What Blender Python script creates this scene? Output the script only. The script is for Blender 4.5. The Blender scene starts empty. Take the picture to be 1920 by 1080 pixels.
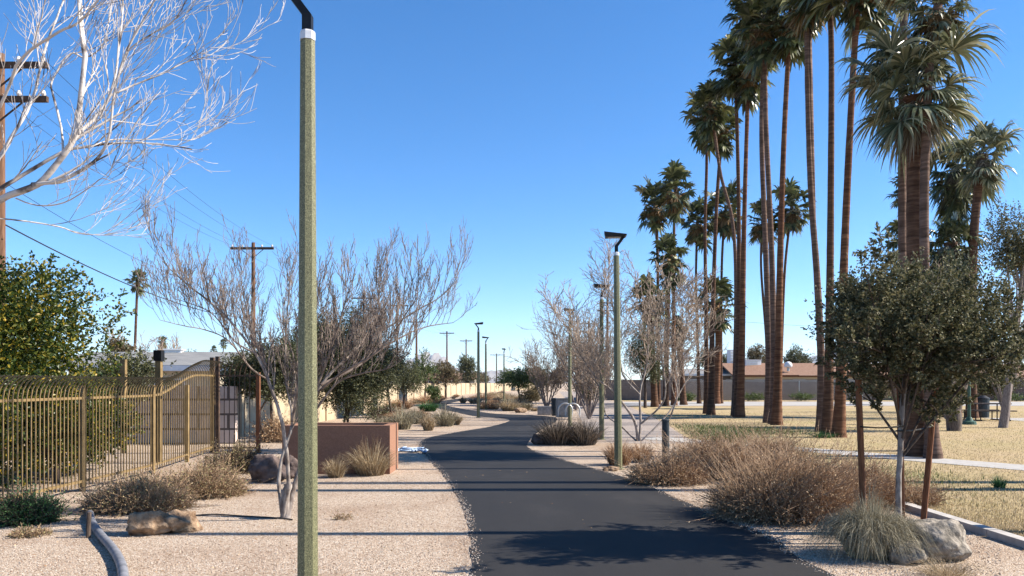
import bpy, math, random
import numpy as np
from mathutils import Vector, Matrix

# ------------------------------------------------------------ camera, light, exposure
S = bpy.context.scene
COL = S.collection
F, H, CY = 1480.0, 1.65, 718.0           # focal length in px of a 1920 px wide frame, eye height, horizon row
cd = bpy.data.cameras.new('camera'); cam = bpy.data.objects.new('camera', cd); COL.objects.link(cam)
cam.location = (0, 0, H); cam.rotation_euler = (math.radians(90), 0, 0)
cd.sensor_width = 36; cd.lens = F / 1920 * 36; cd.shift_y = (CY - 540) / 1920
cd.clip_start = 0.05; cd.clip_end = 40000
S.camera = cam
SUN_EL, SUN_AZ = math.radians(38), math.radians(0.3)    # azimuth measured from +X (right) towards +Y (ahead)
W = bpy.data.worlds.new('World'); S.world = W; W.use_nodes = True
nt = W.node_tree; sky = nt.nodes.new('ShaderNodeTexSky'); sky.sky_type = 'NISHITA'; sky.sun_disc = False
sky.sun_elevation = SUN_EL; sky.sun_rotation = math.radians(90) - SUN_AZ
sky.air_density = 0.75; sky.dust_density = 0.0; sky.ozone_density = 3.5; sky.altitude = 350
hs = nt.nodes.new('ShaderNodeHueSaturation'); hs.inputs['Saturation'].default_value = 1.27; nt.links.new(sky.outputs[0], hs.inputs['Color'])
nt.links.new(hs.outputs[0], nt.nodes['Background'].inputs[0]); nt.nodes['Background'].inputs[1].default_value = 0.100
sl = bpy.data.lights.new('sun', 'SUN'); sl.energy = 5.0; sl.angle = math.radians(0.5); sl.color = (1.0, 0.92, 0.81)
so = bpy.data.objects.new('sun', sl); COL.objects.link(so)
sd = Vector((math.cos(SUN_EL) * math.cos(SUN_AZ), math.cos(SUN_EL) * math.sin(SUN_AZ), math.sin(SUN_EL)))
so.rotation_euler = sd.to_track_quat('Z', 'Y').to_euler(); so.location = (30, 5, 30)
S.view_settings.view_transform = 'Standard'; S.view_settings.look = 'None'
S.view_settings.exposure = 1.28; S.view_settings.gamma = 1

# ------------------------------------------------------------ helpers
R = random.Random(7)
N = np.random.default_rng(11)

def G(px, py, z=0.0):                    # picture row/column -> the ground point seen there
    Y = F * (H - z) / (py - CY); return Vector(((px - 960) / F * Y, Y, z))
def A(px, py, Y):                        # picture point at distance Y
    return Vector(((px - 960) / F * Y, Y, H - (py - CY) / F * Y))
def X_(px, Y): return (px - 960) / F * Y

def tag(o, label=None, cat=None, group=None, kind=None):
    if label: o['label'] = label
    if cat: o['category'] = cat
    if group: o['group'] = group
    if kind: o['kind'] = kind
    return o
ORG = {}
def thing(name, label, cat, loc=(0, 0, 0), group=None):
    o = bpy.data.objects.new(name, None); COL.objects.link(o); o.empty_display_size = 0.2
    o.location = loc; ORG[o.name] = Vector(loc)
    return tag(o, label, cat, group)
def copy_tree(o, parent=None):
    c = o.copy(); COL.objects.link(c)
    if parent: c.parent = parent
    for ch in list(o.children): copy_tree(ch, c)
    return c

class MB:
    """collects quads/tris as numpy blocks"""
    def __init__(s): s.V = []; s.Fc = []; s.n = 0
    def add(s, v, f):
        v = np.asarray(v, dtype=np.float64).reshape(-1, 3); f = np.asarray(f, dtype=np.int64)
        s.V.append(v); s.Fc.append(f + s.n); s.n += len(v); return s
    def tubes(s, P, Rd, sides=5, cap=False, rot=0.0):
        P = np.asarray(P, float); Rd = np.asarray(Rd, float)
        if P.ndim == 2: P = P[None]; Rd = Rd[None]
        m, k, _ = P.shape
        T = np.gradient(P, axis=1); T /= np.linalg.norm(T, axis=2, keepdims=True) + 1e-12
        ax = P[:, -1] - P[:, 0]; ax /= np.linalg.norm(ax, axis=1, keepdims=True) + 1e-12
        ref = np.where(np.abs(ax[:, 2:3]) > 0.75, np.array([[0.0, 1.0, 0.0]]), np.array([[0.0, 0.0, 1.0]]))
        U = np.cross(np.repeat(ref[:, None], k, 1), T); U /= np.linalg.norm(U, axis=2, keepdims=True) + 1e-12
        Vv = np.cross(T, U)
        a = np.arange(sides) * 2 * np.pi / sides + rot
        ring = P[:, :, None] + Rd[:, :, None, None] * (np.cos(a)[None, None, :, None] * U[:, :, None] + np.sin(a)[None, None, :, None] * Vv[:, :, None])
        base = np.arange(m)[:, None, None] * (k * sides) + np.arange(k - 1)[None, :, None] * sides
        j = np.arange(sides)[None, None]; j2 = (j + 1) % sides
        f = np.stack([base + j, base + j2, base + sides + j2, base + sides + j], -1).reshape(-1, 4)
        n0 = s.n
        s.add(ring, f)
        if cap:
            for i in range(m):
                for e, rev in ((0, True), (k - 1, False)):
                    ids = n0 + i * k * sides + e * sides + np.arange(sides)
                    s.Fc.append((ids[::-1] if rev else ids)[None])
        return s
    def box(s, c, d, rz=0.0, taper=1.0, top=None):
        x, y, z = d[0] / 2, d[1] / 2, d[2] / 2
        t = taper
        v = np.array([(-x, -y, -z), (x, -y, -z), (x, y, -z), (-x, y, -z), (-x * t, -y * t, z), (x * t, -y * t, z), (x * t, y * t, z), (-x * t, y * t, z)])
        cz, sz = math.cos(rz), math.sin(rz)
        v = v @ np.array([[cz, sz, 0], [-sz, cz, 0], [0, 0, 1]]) + np.array(c)
        return s.add(v, [(0, 3, 2, 1), (4, 5, 6, 7), (0, 1, 5, 4), (1, 2, 6, 5), (2, 3, 7, 6), (3, 0, 4, 7)])
    def hexa(s, v8):
        return s.add(v8, [(0, 3, 2, 1), (4, 5, 6, 7), (0, 1, 5, 4), (1, 2, 6, 5), (2, 3, 7, 6), (3, 0, 4, 7)])
    def beam(s, p, q, w, h):
        p = Vector(p); q = Vector(q); t = (q - p).normalized()
        u = t.cross(Vector((0, 0, 1)));  u = u.normalized() if u.length > 1e-4 else Vector((1, 0, 0))
        v = u.cross(t)
        u *= w / 2; v *= h / 2
        return s.hexa([p - u - v, p + u - v, q + u - v, q - u - v, p - u + v, p + u + v, q + u + v, q - u + v])
    def poly(s, pts, z=None):
        v = [(p[0], p[1], p[2] if z is None else z) for p in pts]
        return s.add(v, [tuple(range(len(v)))])
    def build(s, name, mat, parent=None, origin=None, smooth=False):
        V = np.concatenate(s.V)
        if parent is not None:
            r = parent
            while r.parent: r = r.parent
            og = ORG.get(r.name, Vector((0, 0, 0)))
        else: og = Vector(origin) if origin is not None else Vector((0, 0, 0))
        V = V - np.array(og)
        me = bpy.data.meshes.new(name); me.vertices.add(len(V)); me.vertices.foreach_set('co', V.ravel())
        tot = np.concatenate([np.full(len(f), f.shape[1]) for f in s.Fc]); idx = np.concatenate([f.ravel() for f in s.Fc])
        me.loops.add(len(idx)); me.loops.foreach_set('vertex_index', idx)
        me.polygons.add(len(tot)); st = np.concatenate([[0], np.cumsum(tot)[:-1]])
        me.polygons.foreach_set('loop_start', st); me.polygons.foreach_set('loop_total', tot)
        me.polygons.foreach_set('use_smooth', np.full(len(tot), bool(smooth)))
        me.update(calc_edges=True); me.validate()
        if mat: me.materials.append(mat)
        o = bpy.data.objects.new(name, me); COL.objects.link(o)
        if parent is not None: o.parent = parent
        else: o.location = og
        return o

# ------------------------------------------------------------ materials
def newmat(name):
    m = bpy.data.materials.new(name); m.use_nodes = True
    t = m.node_tree; return m, t, t.nodes['Principled BSDF']
def ramp(t, stops):
    r = t.nodes.new('ShaderNodeValToRGB'); e = r.color_ramp.elements
    while len(e) < len(stops): e.new(0.5)
    for el, (p, c) in zip(e, stops): el.position = p; el.color = (*c, 1)
    return r
def noise(t, scale, detail=4, vec=None, rough=0.55):
    n = t.nodes.new('ShaderNodeTexNoise'); n.inputs['Scale'].default_value = scale; n.inputs['Detail'].default_value = detail
    n.inputs['Roughness'].default_value = rough
    if vec: t.links.new(vec, n.inputs['Vector'])
    return n
def coords(t, scale=(1, 1, 1)):
    tc = t.nodes.new('ShaderNodeTexCoord'); mp = t.nodes.new('ShaderNodeMapping'); mp.inputs['Scale'].default_value = scale
    t.links.new(tc.outputs['Object'], mp.inputs['Vector']); return mp.outputs[0]
def bump(t, b, h, s, d=0.02):
    n = t.nodes.new('ShaderNodeBump'); n.inputs['Strength'].default_value = s; n.inputs['Distance'].default_value = d
    t.links.new(h, n.inputs['Height']); t.links.new(n.outputs[0], b.inputs['Normal']); return n
def mix(t, fac, a, b, mode='MIX'):
    m = t.nodes.new('ShaderNodeMix'); m.data_type = 'RGBA'; m.blend_type = mode
    for s_, v in (('Factor', fac),):
        if hasattr(v, 'is_linked'): t.links.new(v, m.inputs[0])
        else: m.inputs[0].default_value = v
    for i, v in ((6, a), (7, b)):
        if hasattr(v, 'is_linked'): t.links.new(v, m.inputs[i])
        else: m.inputs[i].default_value = (*v, 1)
    return m.outputs[2]
def surf(name, c1, c2, scale=8, rough=0.8, bs=0.3, bd=0.01, metal=0.0, stretch=(1, 1, 1), lo=0.35, hi=0.65, detail=5, spec=0.3):
    m, t, b = newmat(name); v = coords(t, stretch)
    n = noise(t, scale, detail, v); r = ramp(t, [(lo, c1), (hi, c2)]); t.links.new(n.outputs[0], r.inputs[0])
    t.links.new(r.outputs[0], b.inputs['Base Color']); b.inputs['Roughness'].default_value = rough; b.inputs['Metallic'].default_value = metal
    b.inputs['Specular IOR Level'].default_value = spec
    if bs: bump(t, b, n.outputs[0], bs, bd)
    return m
def leafmat(name, stops, rough=0.5, trans=0.3, spec=0.35):
    m, t, b = newmat(name); g = t.nodes.new('ShaderNodeNewGeometry')
    r = ramp(t, stops); t.links.new(g.outputs['Random Per Island'], r.inputs[0])
    t.links.new(r.outputs[0], b.inputs['Base Color']); b.inputs['Roughness'].default_value = rough; b.inputs['Specular IOR Level'].default_value = spec
    if trans:
        tr = t.nodes.new('ShaderNodeBsdfTranslucent'); t.links.new(r.outputs[0], tr.inputs[0])
        mx = t.nodes.new('ShaderNodeMixShader'); mx.inputs[0].default_value = trans
        t.links.new(b.outputs[0], mx.inputs[1]); t.links.new(tr.outputs[0], mx.inputs[2])
        t.links.new(mx.outputs[0], t.nodes['Material Output'].inputs[0])
    return m

def gravelmat(name, stops, scale, tint1, tint2, bs=0.9):
    m, t, b = newmat(name); v = coords(t)
    vo = t.nodes.new('ShaderNodeTexVoronoi'); vo.inputs['Scale'].default_value = scale; t.links.new(v, vo.inputs['Vector'])
    sep = t.nodes.new('ShaderNodeSeparateColor'); t.links.new(vo.outputs['Color'], sep.inputs[0])
    r = ramp(t, stops); t.links.new(sep.outputs[0], r.inputs[0])
    n = noise(t, 0.7, 8, v, .65); r2 = ramp(t, [(0.30, tint1), (0.52, tint2)]); t.links.new(n.outputs[0], r2.inputs[0])
    c = mix(t, 1.0, r.outputs[0], r2.outputs[0], 'MULTIPLY')
    t.links.new(c, b.inputs['Base Color']); b.inputs['Roughness'].default_value = 0.95; b.inputs['Specular IOR Level'].default_value = 0.1
    inv = t.nodes.new('ShaderNodeMath'); inv.operation = 'SUBTRACT'; inv.inputs[0].default_value = 1; t.links.new(vo.outputs['Distance'], inv.inputs[1])
    n2 = noise(t, 5, 3, v)
    ad = t.nodes.new('ShaderNodeMath'); ad.operation = 'MULTIPLY_ADD'; t.links.new(n2.outputs[0], ad.inputs[0]); ad.inputs[1].default_value = 1.2; t.links.new(inv.outputs[0], ad.inputs[2])
    bump(t, b, ad.outputs[0], bs, 0.012)
    return m
M = {}
M['gravel'] = gravelmat('gravel', [(0.0, (.27, .19, .135)), (.2, (.50, .37, .27)), (.55, (.645, .50, .385)), (1, (.80, .69, .585))], 68, (.49, .45, .41), (.65, .65, .63))
M['granite'] = gravelmat('granite_path', [(0.0, (.32, .26, .22)), (.5, (.50, .42, .37)), (1, (.62, .55, .50))], 90, (.53, .53, .53), (.60, .60, .59), 0.4)
M['pebble'] = leafmat('pebble', [(0, (0.202, 0.134, 0.094)), (.4, (0.376, 0.289, 0.222)), (1, (0.524, 0.464, 0.396))], 0.9, 0, 0.15)
# asphalt
m, t, b = newmat('asphalt'); v = coords(t)
n1 = noise(t, 120, 3, v); n2 = noise(t, 0.8, 9, coords(t, (1, .35, 1)), .68)
r1 = ramp(t, [(.3, (.012, .011, .011)), (.62, (.031, .029, .028)), (.72, (.070, .064, .058))]); t.links.new(n1.outputs[0], r1.inputs[0])
r2 = ramp(t, [(.34, (.47, .47, .47)), (.55, (.68, .67, .65)), (.70, (1.12, 1.07, 1.0))]); t.links.new(n2.outputs[0], r2.inputs[0])
t.links.new(mix(t, 1.0, r1.outputs[0], r2.outputs[0], 'MULTIPLY'), b.inputs['Base Color']); b.inputs['Roughness'].default_value = 0.8
b.inputs['Specular IOR Level'].default_value = .3; bump(t, b, n1.outputs[0], 0.5, 0.004); M['asphalt'] = m
# lawn
m, t, b = newmat('lawn'); v = coords(t)
n1 = noise(t, 0.22, 6, v, .62); n2 = noise(t, 45, 5, coords(t, (1, .6, 1)), .7); n3 = noise(t, 1.8, 5, v)
r1 = ramp(t, [(.42, (.54, .41, .26)), (.58, (.48, .385, .21)), (.66, (.31, .29, .12)), (.76, (.20, .22, .07))]); t.links.new(n1.outputs[0], r1.inputs[0])
r3 = ramp(t, [(.35, (.58, .46, .31)), (.62, (.48, .39, .21))]); t.links.new(n3.outputs[0], r3.inputs[0])
c = mix(t, .45, r1.outputs[0], r3.outputs[0]); r2 = ramp(t, [(.25, (.45, .44, .42)), (.7, (.86, .85, .81))]); t.links.new(n2.outputs[0], r2.inputs[0])
t.links.new(mix(t, 1.0, c, r2.outputs[0], 'MULTIPLY'), b.inputs['Base Color']); b.inputs['Roughness'].default_value = 1
b.inputs['Specular IOR Level'].default_value = 0.05; bump(t, b, n2.outputs[0], .6, 0.02); M['lawn'] = m
M['dirt'] = surf('dirt', (0.242, 0.188, 0.134), (0.336, 0.269, 0.202), 1.5, 1, .4, .03)
M['concrete'] = surf('concrete', (0.302, 0.284, 0.258), (0.378, 0.359, 0.334), 6, .9, .2, .005)
M['curb'] = surf('curb_concrete', (0.328, 0.302, 0.276), (0.433, 0.407, 0.374), 9, .9, .3, .005)
# speckled olive paint of the lamp posts
m, t, b = newmat('speckled_olive'); v = coords(t, (1, 1, .8)); n1 = noise(t, 130, 3, v, .6)
r1 = ramp(t, [(.34, (.045, .045, .020)), (.5, (.125, .122, .058)), (.64, (.20, .195, .10)), (.76, (.42, .40, .27))]); t.links.new(n1.outputs[0], r1.inputs[0])
t.links.new(r1.outputs[0], b.inputs['Base Color']); b.inputs['Roughness'].default_value = .55; bump(t, b, n1.outputs[0], .5, .003); M['olive'] = m
M['black'] = surf('black_metal', (.006, .006, .007), (.014, .014, .015), 20, .45, .1, .002)
M['collar'] = surf('white_collar', (0.504, 0.512, 0.529), (0.630, 0.638, 0.655), 20, .35, .1, .002, .2)
M['lens'] = surf('lens', (.25, .25, .24), (.35, .35, .33), 30, .2, 0)
M['fence'] = surf('tan_fence_paint', (0.157, 0.108, 0.050), (0.243, 0.168, 0.078), 6, .5, .2, .003)
M['fence_shaded'] = surf('shaded_fence_metal', (.04, .028, .02), (.10, .06, .04), 10, .6, .3, .004)  # fence metal darkened in colour for the tree shade on the gate
M['stucco'] = surf('brown_stucco', (.23, .122, .080), (.29, .158, .105), 45, .95, .06, .002, spec=.1)
M['beige_wall'] = None
def blockmat(name, c1, c2, mortar, sx=.4, sy=.2, ms=.006):
    m, t, b = newmat(name); tc = t.nodes.new('ShaderNodeTexCoord'); sep = t.nodes.new('ShaderNodeSeparateXYZ'); t.links.new(tc.outputs['Object'], sep.inputs[0])
    ad = t.nodes.new('ShaderNodeMath'); ad.operation = 'ADD'; t.links.new(sep.outputs[0], ad.inputs[0]); t.links.new(sep.outputs[1], ad.inputs[1])
    cb = t.nodes.new('ShaderNodeCombineXYZ'); t.links.new(ad.outputs[0], cb.inputs[0]); t.links.new(sep.outputs[2], cb.inputs[1])
    br = t.nodes.new('ShaderNodeTexBrick'); t.links.new(cb.outputs[0], br.inputs[0]); br.inputs['Scale'].default_value = 1
    br.inputs['Brick Width'].default_value = sx; br.inputs['Row Height'].default_value = sy; br.inputs['Mortar Size'].default_value = ms
    br.inputs['Color1'].default_value = (*c1, 1); br.inputs['Color2'].default_value = (*c2, 1); br.inputs['Mortar'].default_value = (*mortar, 1)
    n = noise(t, 1.2, 5, tc.outputs['Object']); r = ramp(t, [(.3, (.78, .76, .74)), (.7, (1.08, 1.07, 1.05))]); t.links.new(n.outputs[0], r.inputs[0])
    t.links.new(mix(t, 1, br.outputs[0], r.outputs[0], 'MULTIPLY'), b.inputs['Base Color']); b.inputs['Roughness'].default_value = .95
    bump(t, b, br.outputs['Fac'], -.4, .006); return m
M['beige_wall'] = blockmat('beige_block', (0.437, 0.353, 0.239), (0.395, 0.315, 0.210), (0.353, 0.286, 0.202))
M['grey_wall'] = blockmat('grey_block', (.20, .165, .148), (.175, .145, .13), (.12, .10, .09))
M['pink_wall'] = blockmat('pink_block', (.50, .41, .36), (.44, .36, .31), (.10, .08, .07), .8, .4, ms=.03)  # wide dark mortar paints the horizontal shadow bands on this wall
M['brown_wall'] = blockmat('brown_block', (.20, .13, .10), (.17, .11, .09), (.12, .09, .07))
M['roof_brown'] = surf('brown_shingles', (.17, .095, .062), (.25, .15, .10), 5, .95, .5, .02, stretch=(1, 1, 4))
M['roof_white'] = surf('pale_roof', (0.157, 0.157, 0.157), (0.243, 0.239, 0.228), 2, .8, .2, .01, stretch=(1, 4, 1))
M['white'] = surf('white_paint', (0.588, 0.596, 0.605), (0.672, 0.680, 0.689), 5, .6, .05, .002)
M['cream'] = surf('cream_stucco', (0.462, 0.395, 0.311), (0.521, 0.454, 0.361), 8, .9, .2, .004)
M['window'] = surf('window_glass', (.02, .025, .03), (.04, .045, .05), 2, .1, 0, spec=.6)
M['pole_wood'] = surf('pole_wood', (0.109, 0.055, 0.032), (0.185, 0.101, 0.059), 9, .9, .5, .01, stretch=(4, 4, .4))
M['pole_dark'] = surf('crossarm_wood', (.05, .03, .02), (.10, .06, .04), 9, .9, .4, .01)
M['stake'] = surf('stake_wood', (0.101, 0.038, 0.017), (0.202, 0.084, 0.038), 14, .85, .4, .006, stretch=(5, 5, .6))
M['wire'] = surf('cable', (.02, .02, .02), (.03, .03, .03), 5, .6, 0)
M['insul'] = surf('insulator', (.5, .45, .42), (.62, .58, .55), 5, .3, 0)
M['bark_white'] = surf('pale_bark', (0.185, 0.151, 0.130), (0.437, 0.386, 0.353), 12, .85, .4, .004, stretch=(0.840, 0.840, 0.420))
M['bark_mid'] = surf('mottled_bark', (0.109, 0.084, 0.071), (0.336, 0.294, 0.260), 16, .85, .4, .004, stretch=(0.840, 0.840, 0.420))
M['bark_brown'] = surf('brown_bark', (.06, .045, .036), (.16, .125, .10), 14, .9, .6, .02, stretch=(3, 3, .5))
M['bark_near'] = surf('streaky_bark', (.09, .07, .062), (.50, .455, .42), 5, .85, .3, .003, lo=.36, hi=.48)
M['bark_grey'] = surf('grey_bark', (.14, .11, .10), (.30, .25, .22), 18, .9, .6, .01, stretch=(2, 2, .5))
M['bark_dark'] = surf('dark_bark', (.04, .028, .022), (.11, .08, .06), 18, .95, .6, .01, stretch=(2, 2, .5))
M['twig_purple'] = surf('purple_twigs', (.095, .07, .058), (.27, .215, .18), 9, .8, 0)
M['twig_grey'] = surf('grey_twigs', (.13, .095, .07), (.27, .205, .155), 9, .8, 0)
M['twig_pale'] = surf('pale_twigs', (.20, .15, .112), (.38, .30, .235), 9, .8, 0)
M['twig_tan'] = surf('tan_twigs', (0.218, 0.139, 0.084), (0.370, 0.252, 0.160), 9, .8, 0)
def palmbark(name, c1, c2, c3, ring):
    m, t, b = newmat(name)
    w = noise(t, ring, 4, coords(t, (.8, .8, 7)), .6); r = ramp(t, [(0.3, c1), (.5, c2), (.72, c3)]); t.links.new(w.outputs[0], r.inputs[0])
    n = noise(t, 1.2, 5, coords(t, (2, 2, .4)), .65); r2 = ramp(t, [(.3, (.7, .66, .64)), (.7, (1.2, 1.18, 1.15))]); t.links.new(n.outputs[0], r2.inputs[0])
    t.links.new(mix(t, 1, r.outputs[0], r2.outputs[0], 'MULTIPLY'), b.inputs['Base Color']); b.inputs['Roughness'].default_value = .95
    bump(t, b, w.outputs[0], .8, .03); b.inputs['Specular IOR Level'].default_value = .1; return m
M['palm_bark'] = palmbark('palm_bark', (.045, .026, .018), (.095, .055, .036), (.17, .10, .068), 2.2)
M['palm_grey'] = palmbark('palm_bark_grey', (.06, .040, .031), (.12, .080, .062), (.21, .145, .115), 2.0)
M['palm_red'] = palmbark('palm_bark_red', (.055, .028, .017), (.125, .062, .036), (.22, .12, .07), 1.8)
M['frond'] = leafmat('palm_frond', [(0, (.022, .032, .012)), (.55, (.065, .080, .028)), (.85, (.13, .145, .055)), (1, (.28, .27, .12))], .38, .22, .5)
M['frond_pale'] = leafmat('palm_frond_pale', [(0, (.04, .055, .026)), (.5, (.13, .15, .085)), (.85, (.27, .28, .17)), (1, (.48, .46, .31))], .36, .25, .5)
M['frond_dead'] = leafmat('palm_frond_dead', [(0, (.10, .06, .025)), (.5, (.22, .14, .06)), (1, (.42, .29, .13))], .7, .25)
M['frond_grey'] = leafmat('palm_frond_grey', [(0, (.09, .08, .06)), (.5, (.20, .18, .14)), (1, (.34, .31, .25))], .8, .2)
M['leaf_citrus'] = leafmat('citrus_leaf', [(0, (.018, .034, .008)), (.5, (.05, .08, .014)), (.78, (.13, .14, .02)), (.92, (.27, .21, .022)), (1, (.42, .28, .03))], .4, .35)
M['leaf_oak'] = leafmat('oak_leaf', [(0, (.040, .046, .020)), (.5, (.105, .105, .050)), (.85, (.21, .19, .10)), (1, (.27, .23, .13))], .6, .22, .2)
M['leaf_olive'] = leafmat('olive_leaf', [(0, (.028, .034, .012)), (.5, (.068, .075, .028)), (.85, (.13, .13, .055)), (1, (.20, .19, .09))], .5, .2)
M['leaf_green'] = leafmat('green_leaf', [(0, (.03, .055, .015)), (.6, (.075, .11, .03)), (1, (.17, .20, .06))], .5, .3)
M['leaf_brown'] = leafmat('brown_leaf', [(0, (.05, .04, .02)), (.5, (.13, .10, .05)), (1, (.24, .19, .10))], .7, .2)
M['leaf_bushgreen'] = leafmat('bush_green', [(0, (.015, .05, .015)), (.6, (.04, .11, .035)), (1, (.10, .2, .06))], .5, .3)
M['dry_leaf'] = leafmat('dry_leaf', [(0, (0.185, 0.092, 0.042)), (.4, (0.353, 0.214, 0.109)), (.8, (0.504, 0.353, 0.202)), (1, (0.672, 0.538, 0.361))], .8, .2)
M['dry_dark'] = leafmat('dry_dark', [(0, (0.143, 0.092, 0.050)), (.5, (0.302, 0.210, 0.118)), (.8, (0.252, 0.244, 0.101)), (1, (0.521, 0.403, 0.252))], .8, .2)
M['straw'] = leafmat('straw', [(0, (0.185, 0.126, 0.067)), (.5, (0.353, 0.260, 0.151)), (1, (0.554, 0.454, 0.302))], .8, .25)
M['straw_grey'] = leafmat('straw_grey', [(0, (0.118, 0.101, 0.063)), (.5, (0.252, 0.218, 0.143)), (1, (0.420, 0.378, 0.269))], .8, .2)
M['straw_orange'] = leafmat('straw_orange', [(0, (0.168, 0.084, 0.042)), (.5, (0.336, 0.202, 0.109)), (1, (0.504, 0.353, 0.218))], .8, .25)
M['straw_dark'] = leafmat('straw_dark', [(0, (.035, .028, .022)), (.6, (.10, .08, .06)), (1, (.30, .24, .18))], .8, .15)  # dark straw; on the island clumps the tone stands in for shade
M['grass_mix'] = leafmat('grass_mix', [(0, (0.178, 0.157, 0.064)), (.25, (0.300, 0.236, 0.129)), (.6, (0.400, 0.307, 0.186)), (1, (0.528, 0.428, 0.286))], .8, .3)
M['rock_brown'] = surf('brown_rock', (0.109, 0.063, 0.035), (0.336, 0.235, 0.151), 9, .95, 1.0, .05, detail=8)
M['rock_grey'] = surf('grey_rock', (0.101, 0.088, 0.071), (0.319, 0.277, 0.227), 9, .95, 1.0, .05, detail=8)
M['rock_dark_shaded'] = surf('dark_shaded_rock', (.05, .035, .03), (.15, .11, .095), 6, .95, .9, .03, detail=8)  # dark tones carry the shadow lying on these boulders
M['pipe'] = surf('grey_pipe', (0.114, 0.118, 0.129), (0.214, 0.214, 0.228), 10, .55, .3, .004)
M['blue'] = surf('blue_plastic', (.15, .25, .40), (.42, .50, .60), 6, .5, .2, .004)
M['bollard'] = surf('dark_bollard', (.018, .024, .028), (.035, .045, .05), 12, .5, .2, .003)
M['green_metal'] = surf('green_metal', (.03, .07, .05), (.05, .10, .07), 12, .5, .2, .003)
M['galv'] = surf('galvanised', (.40, .39, .36), (.52, .51, .48), 10, .4, .1, .002, .5)
M['rust'] = surf('rusty_table_metal', (.035, .025, .02), (.07, .05, .04), 10, .7, .2, .003)
M['rubber'] = surf('rubber', (.015, .012, .01), (.03, .025, .02), 10, .7, 0)
M['hill'] = surf('mountain_rock', (.18, .15, .13), (.30, .26, .22), .003, 1, 0, detail=8)
M['block'] = surf('grey_concrete_block', (.22, .21, .20), (.34, .33, .31), 8, .9, .3, .006)
M['bark_mulch'] = surf('far_ground', (.40, .32, .25), (.52, .42, .33), .05, 1, 0)

# ------------------------------------------------------------ ground
MB().poly([(-9000, -300, 0), (9000, -300, 0), (9000, 16000, 0), (-9000, 16000, 0)]).build('ground', M['gravel'])['kind'] = 'structure'
def edge(pts, amp, step):                # a slightly ragged outline
    out = []
    for i, p in enumerate(pts):
        q = pts[(i + 1) % len(pts)]; p2 = Vector(p[:2]); q2 = Vector(q[:2]); L = (q2 - p2).length
        k = max(1, min(60, int(L / step)))
        for j in range(k):
            c = p2.lerp(q2, j / k); a = amp * min(1, 1.0); out.append((c.x + R.uniform(-a, a), c.y + R.uniform(-a, a)))
    return out
def smooth_line(pts, k=5):
    P = [Vector((p[0], p[1])) for p in pts]; out = []
    for i in range(len(P) - 1):
        p0 = P[max(i - 1, 0)]; p1 = P[i]; p2 = P[i + 1]; p3 = P[min(i + 2, len(P) - 1)]
        for j in range(k):
            t = j / k
            out.append(0.5 * ((2 * p1) + (p2 - p0) * t + (2 * p0 - 5 * p1 + 4 * p2 - p3) * t * t + (3 * p1 - p0 - 3 * p2 + p3) * t ** 3))
    out.append(P[-1]); return out
Lpx = [(880, 1000), (866, 950), (838, 900), (803, 860), (786, 838), (800, 822), (860, 810), (920, 800), (952, 791), (952, 786), (925, 783), (888, 780), (850, 772), (818, 765), (806, 759), (822, 753), (856, 748), (900, 743)]
Rpx = [(1440, 1005), (1330, 962), (1200, 905), (1100, 875), (1030, 855), (1004, 846), (988, 836), (1000, 818), (1020, 803), (1042, 791), (1040, 783), (999, 779), (929, 776), (888, 770), (848, 763), (838, 758.5), (862, 752), (900, 746)]
Lg = [(-0.32, -4), (-0.40, 4), (-0.36, 6.8)] + [G(*p)[:2] for p in Lpx]
Rg = [(3.3, -4), (3.1, 4), (2.72, 7.0)] + [G(*p)[:2] for p in Rpx]
Ls = smooth_line(Lg, 6); Rs = smooth_line(Rg, 6)
outline = [(p.x, p.y) for p in Ls] + [(p.x, p.y) for p in reversed(Rs)]
path_poly = edge(outline, 0.018, 0.12)
tag(MB().poly(path_poly, 0.010).build('path', M['asphalt']), kind='structure')
def inside(x, y, poly):
    x = np.asarray(x); y = np.asarray(y); r = np.zeros(x.shape, bool); n = len(poly)
    for i in range(n):
        x1, y1 = poly[i]; x2, y2 = poly[(i + 1) % n]
        if y1 == y2: continue
        c = ((y1 > y) != (y2 > y)) & (x < (x2 - x1) * (y - y1) / (y2 - y1) + x1); r ^= c
    return r
lawn_poly = [(5.25, -6), (5.25, 23.5), (6.4, 33), (8.4, 56), (120, 56), (120, -6)]
tag(MB().poly(edge(lawn_poly, .04, .3), 0.005).build('lawn', M['lawn']), kind='structure')
lp2 = [(9.5, 70), (9.8, 86), (150, 86), (150, 70)]
tag(MB().poly(lp2, 0.005).build('grass_verge', M['lawn']), kind='structure')
gp = [(2.7, 21.5), (5.1, 21.5), (5.15, 23.5), (6.3, 33), (8.2, 56), (13, 150), (9, 150), (5.2, 75), (3.7, 45), (2.75, 30)]
tag(MB().poly(gp, 0.004).build('granite_path', M['granite']), kind='structure')
tag(MB().poly([(8.3, 57), (9.0, 69), (150, 69), (150, 57)], 0.009).build('road', M['concrete']), kind='structure')
sw = [(3.7, 23.2), (7.1, 18.6), (9.5, 14.9), (14.5, 7.4), (15.3, 8.1), (10.3, 15.7), (7.8, 19.5), (4.6, 24.0)]
tag(MB().poly(sw, 0.013).build('sidewalk', M['concrete']), kind='structure')
tag(MB().poly([(22, 30), (60, 30), (60, 37), (22, 37)], 0.012).build('picnic_pad', M['concrete']), kind='structure')
cb = MB()
for k in range(7):
    y0 = -2 + k * 2.1; cb.box((5.17, y0 + 1.04, .02), (.13, 2.08, .11))
tag(cb.build('concrete_kerb', M['curb']), 'long pale concrete kerb between gravel bed and dry lawn', 'kerb')

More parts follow.
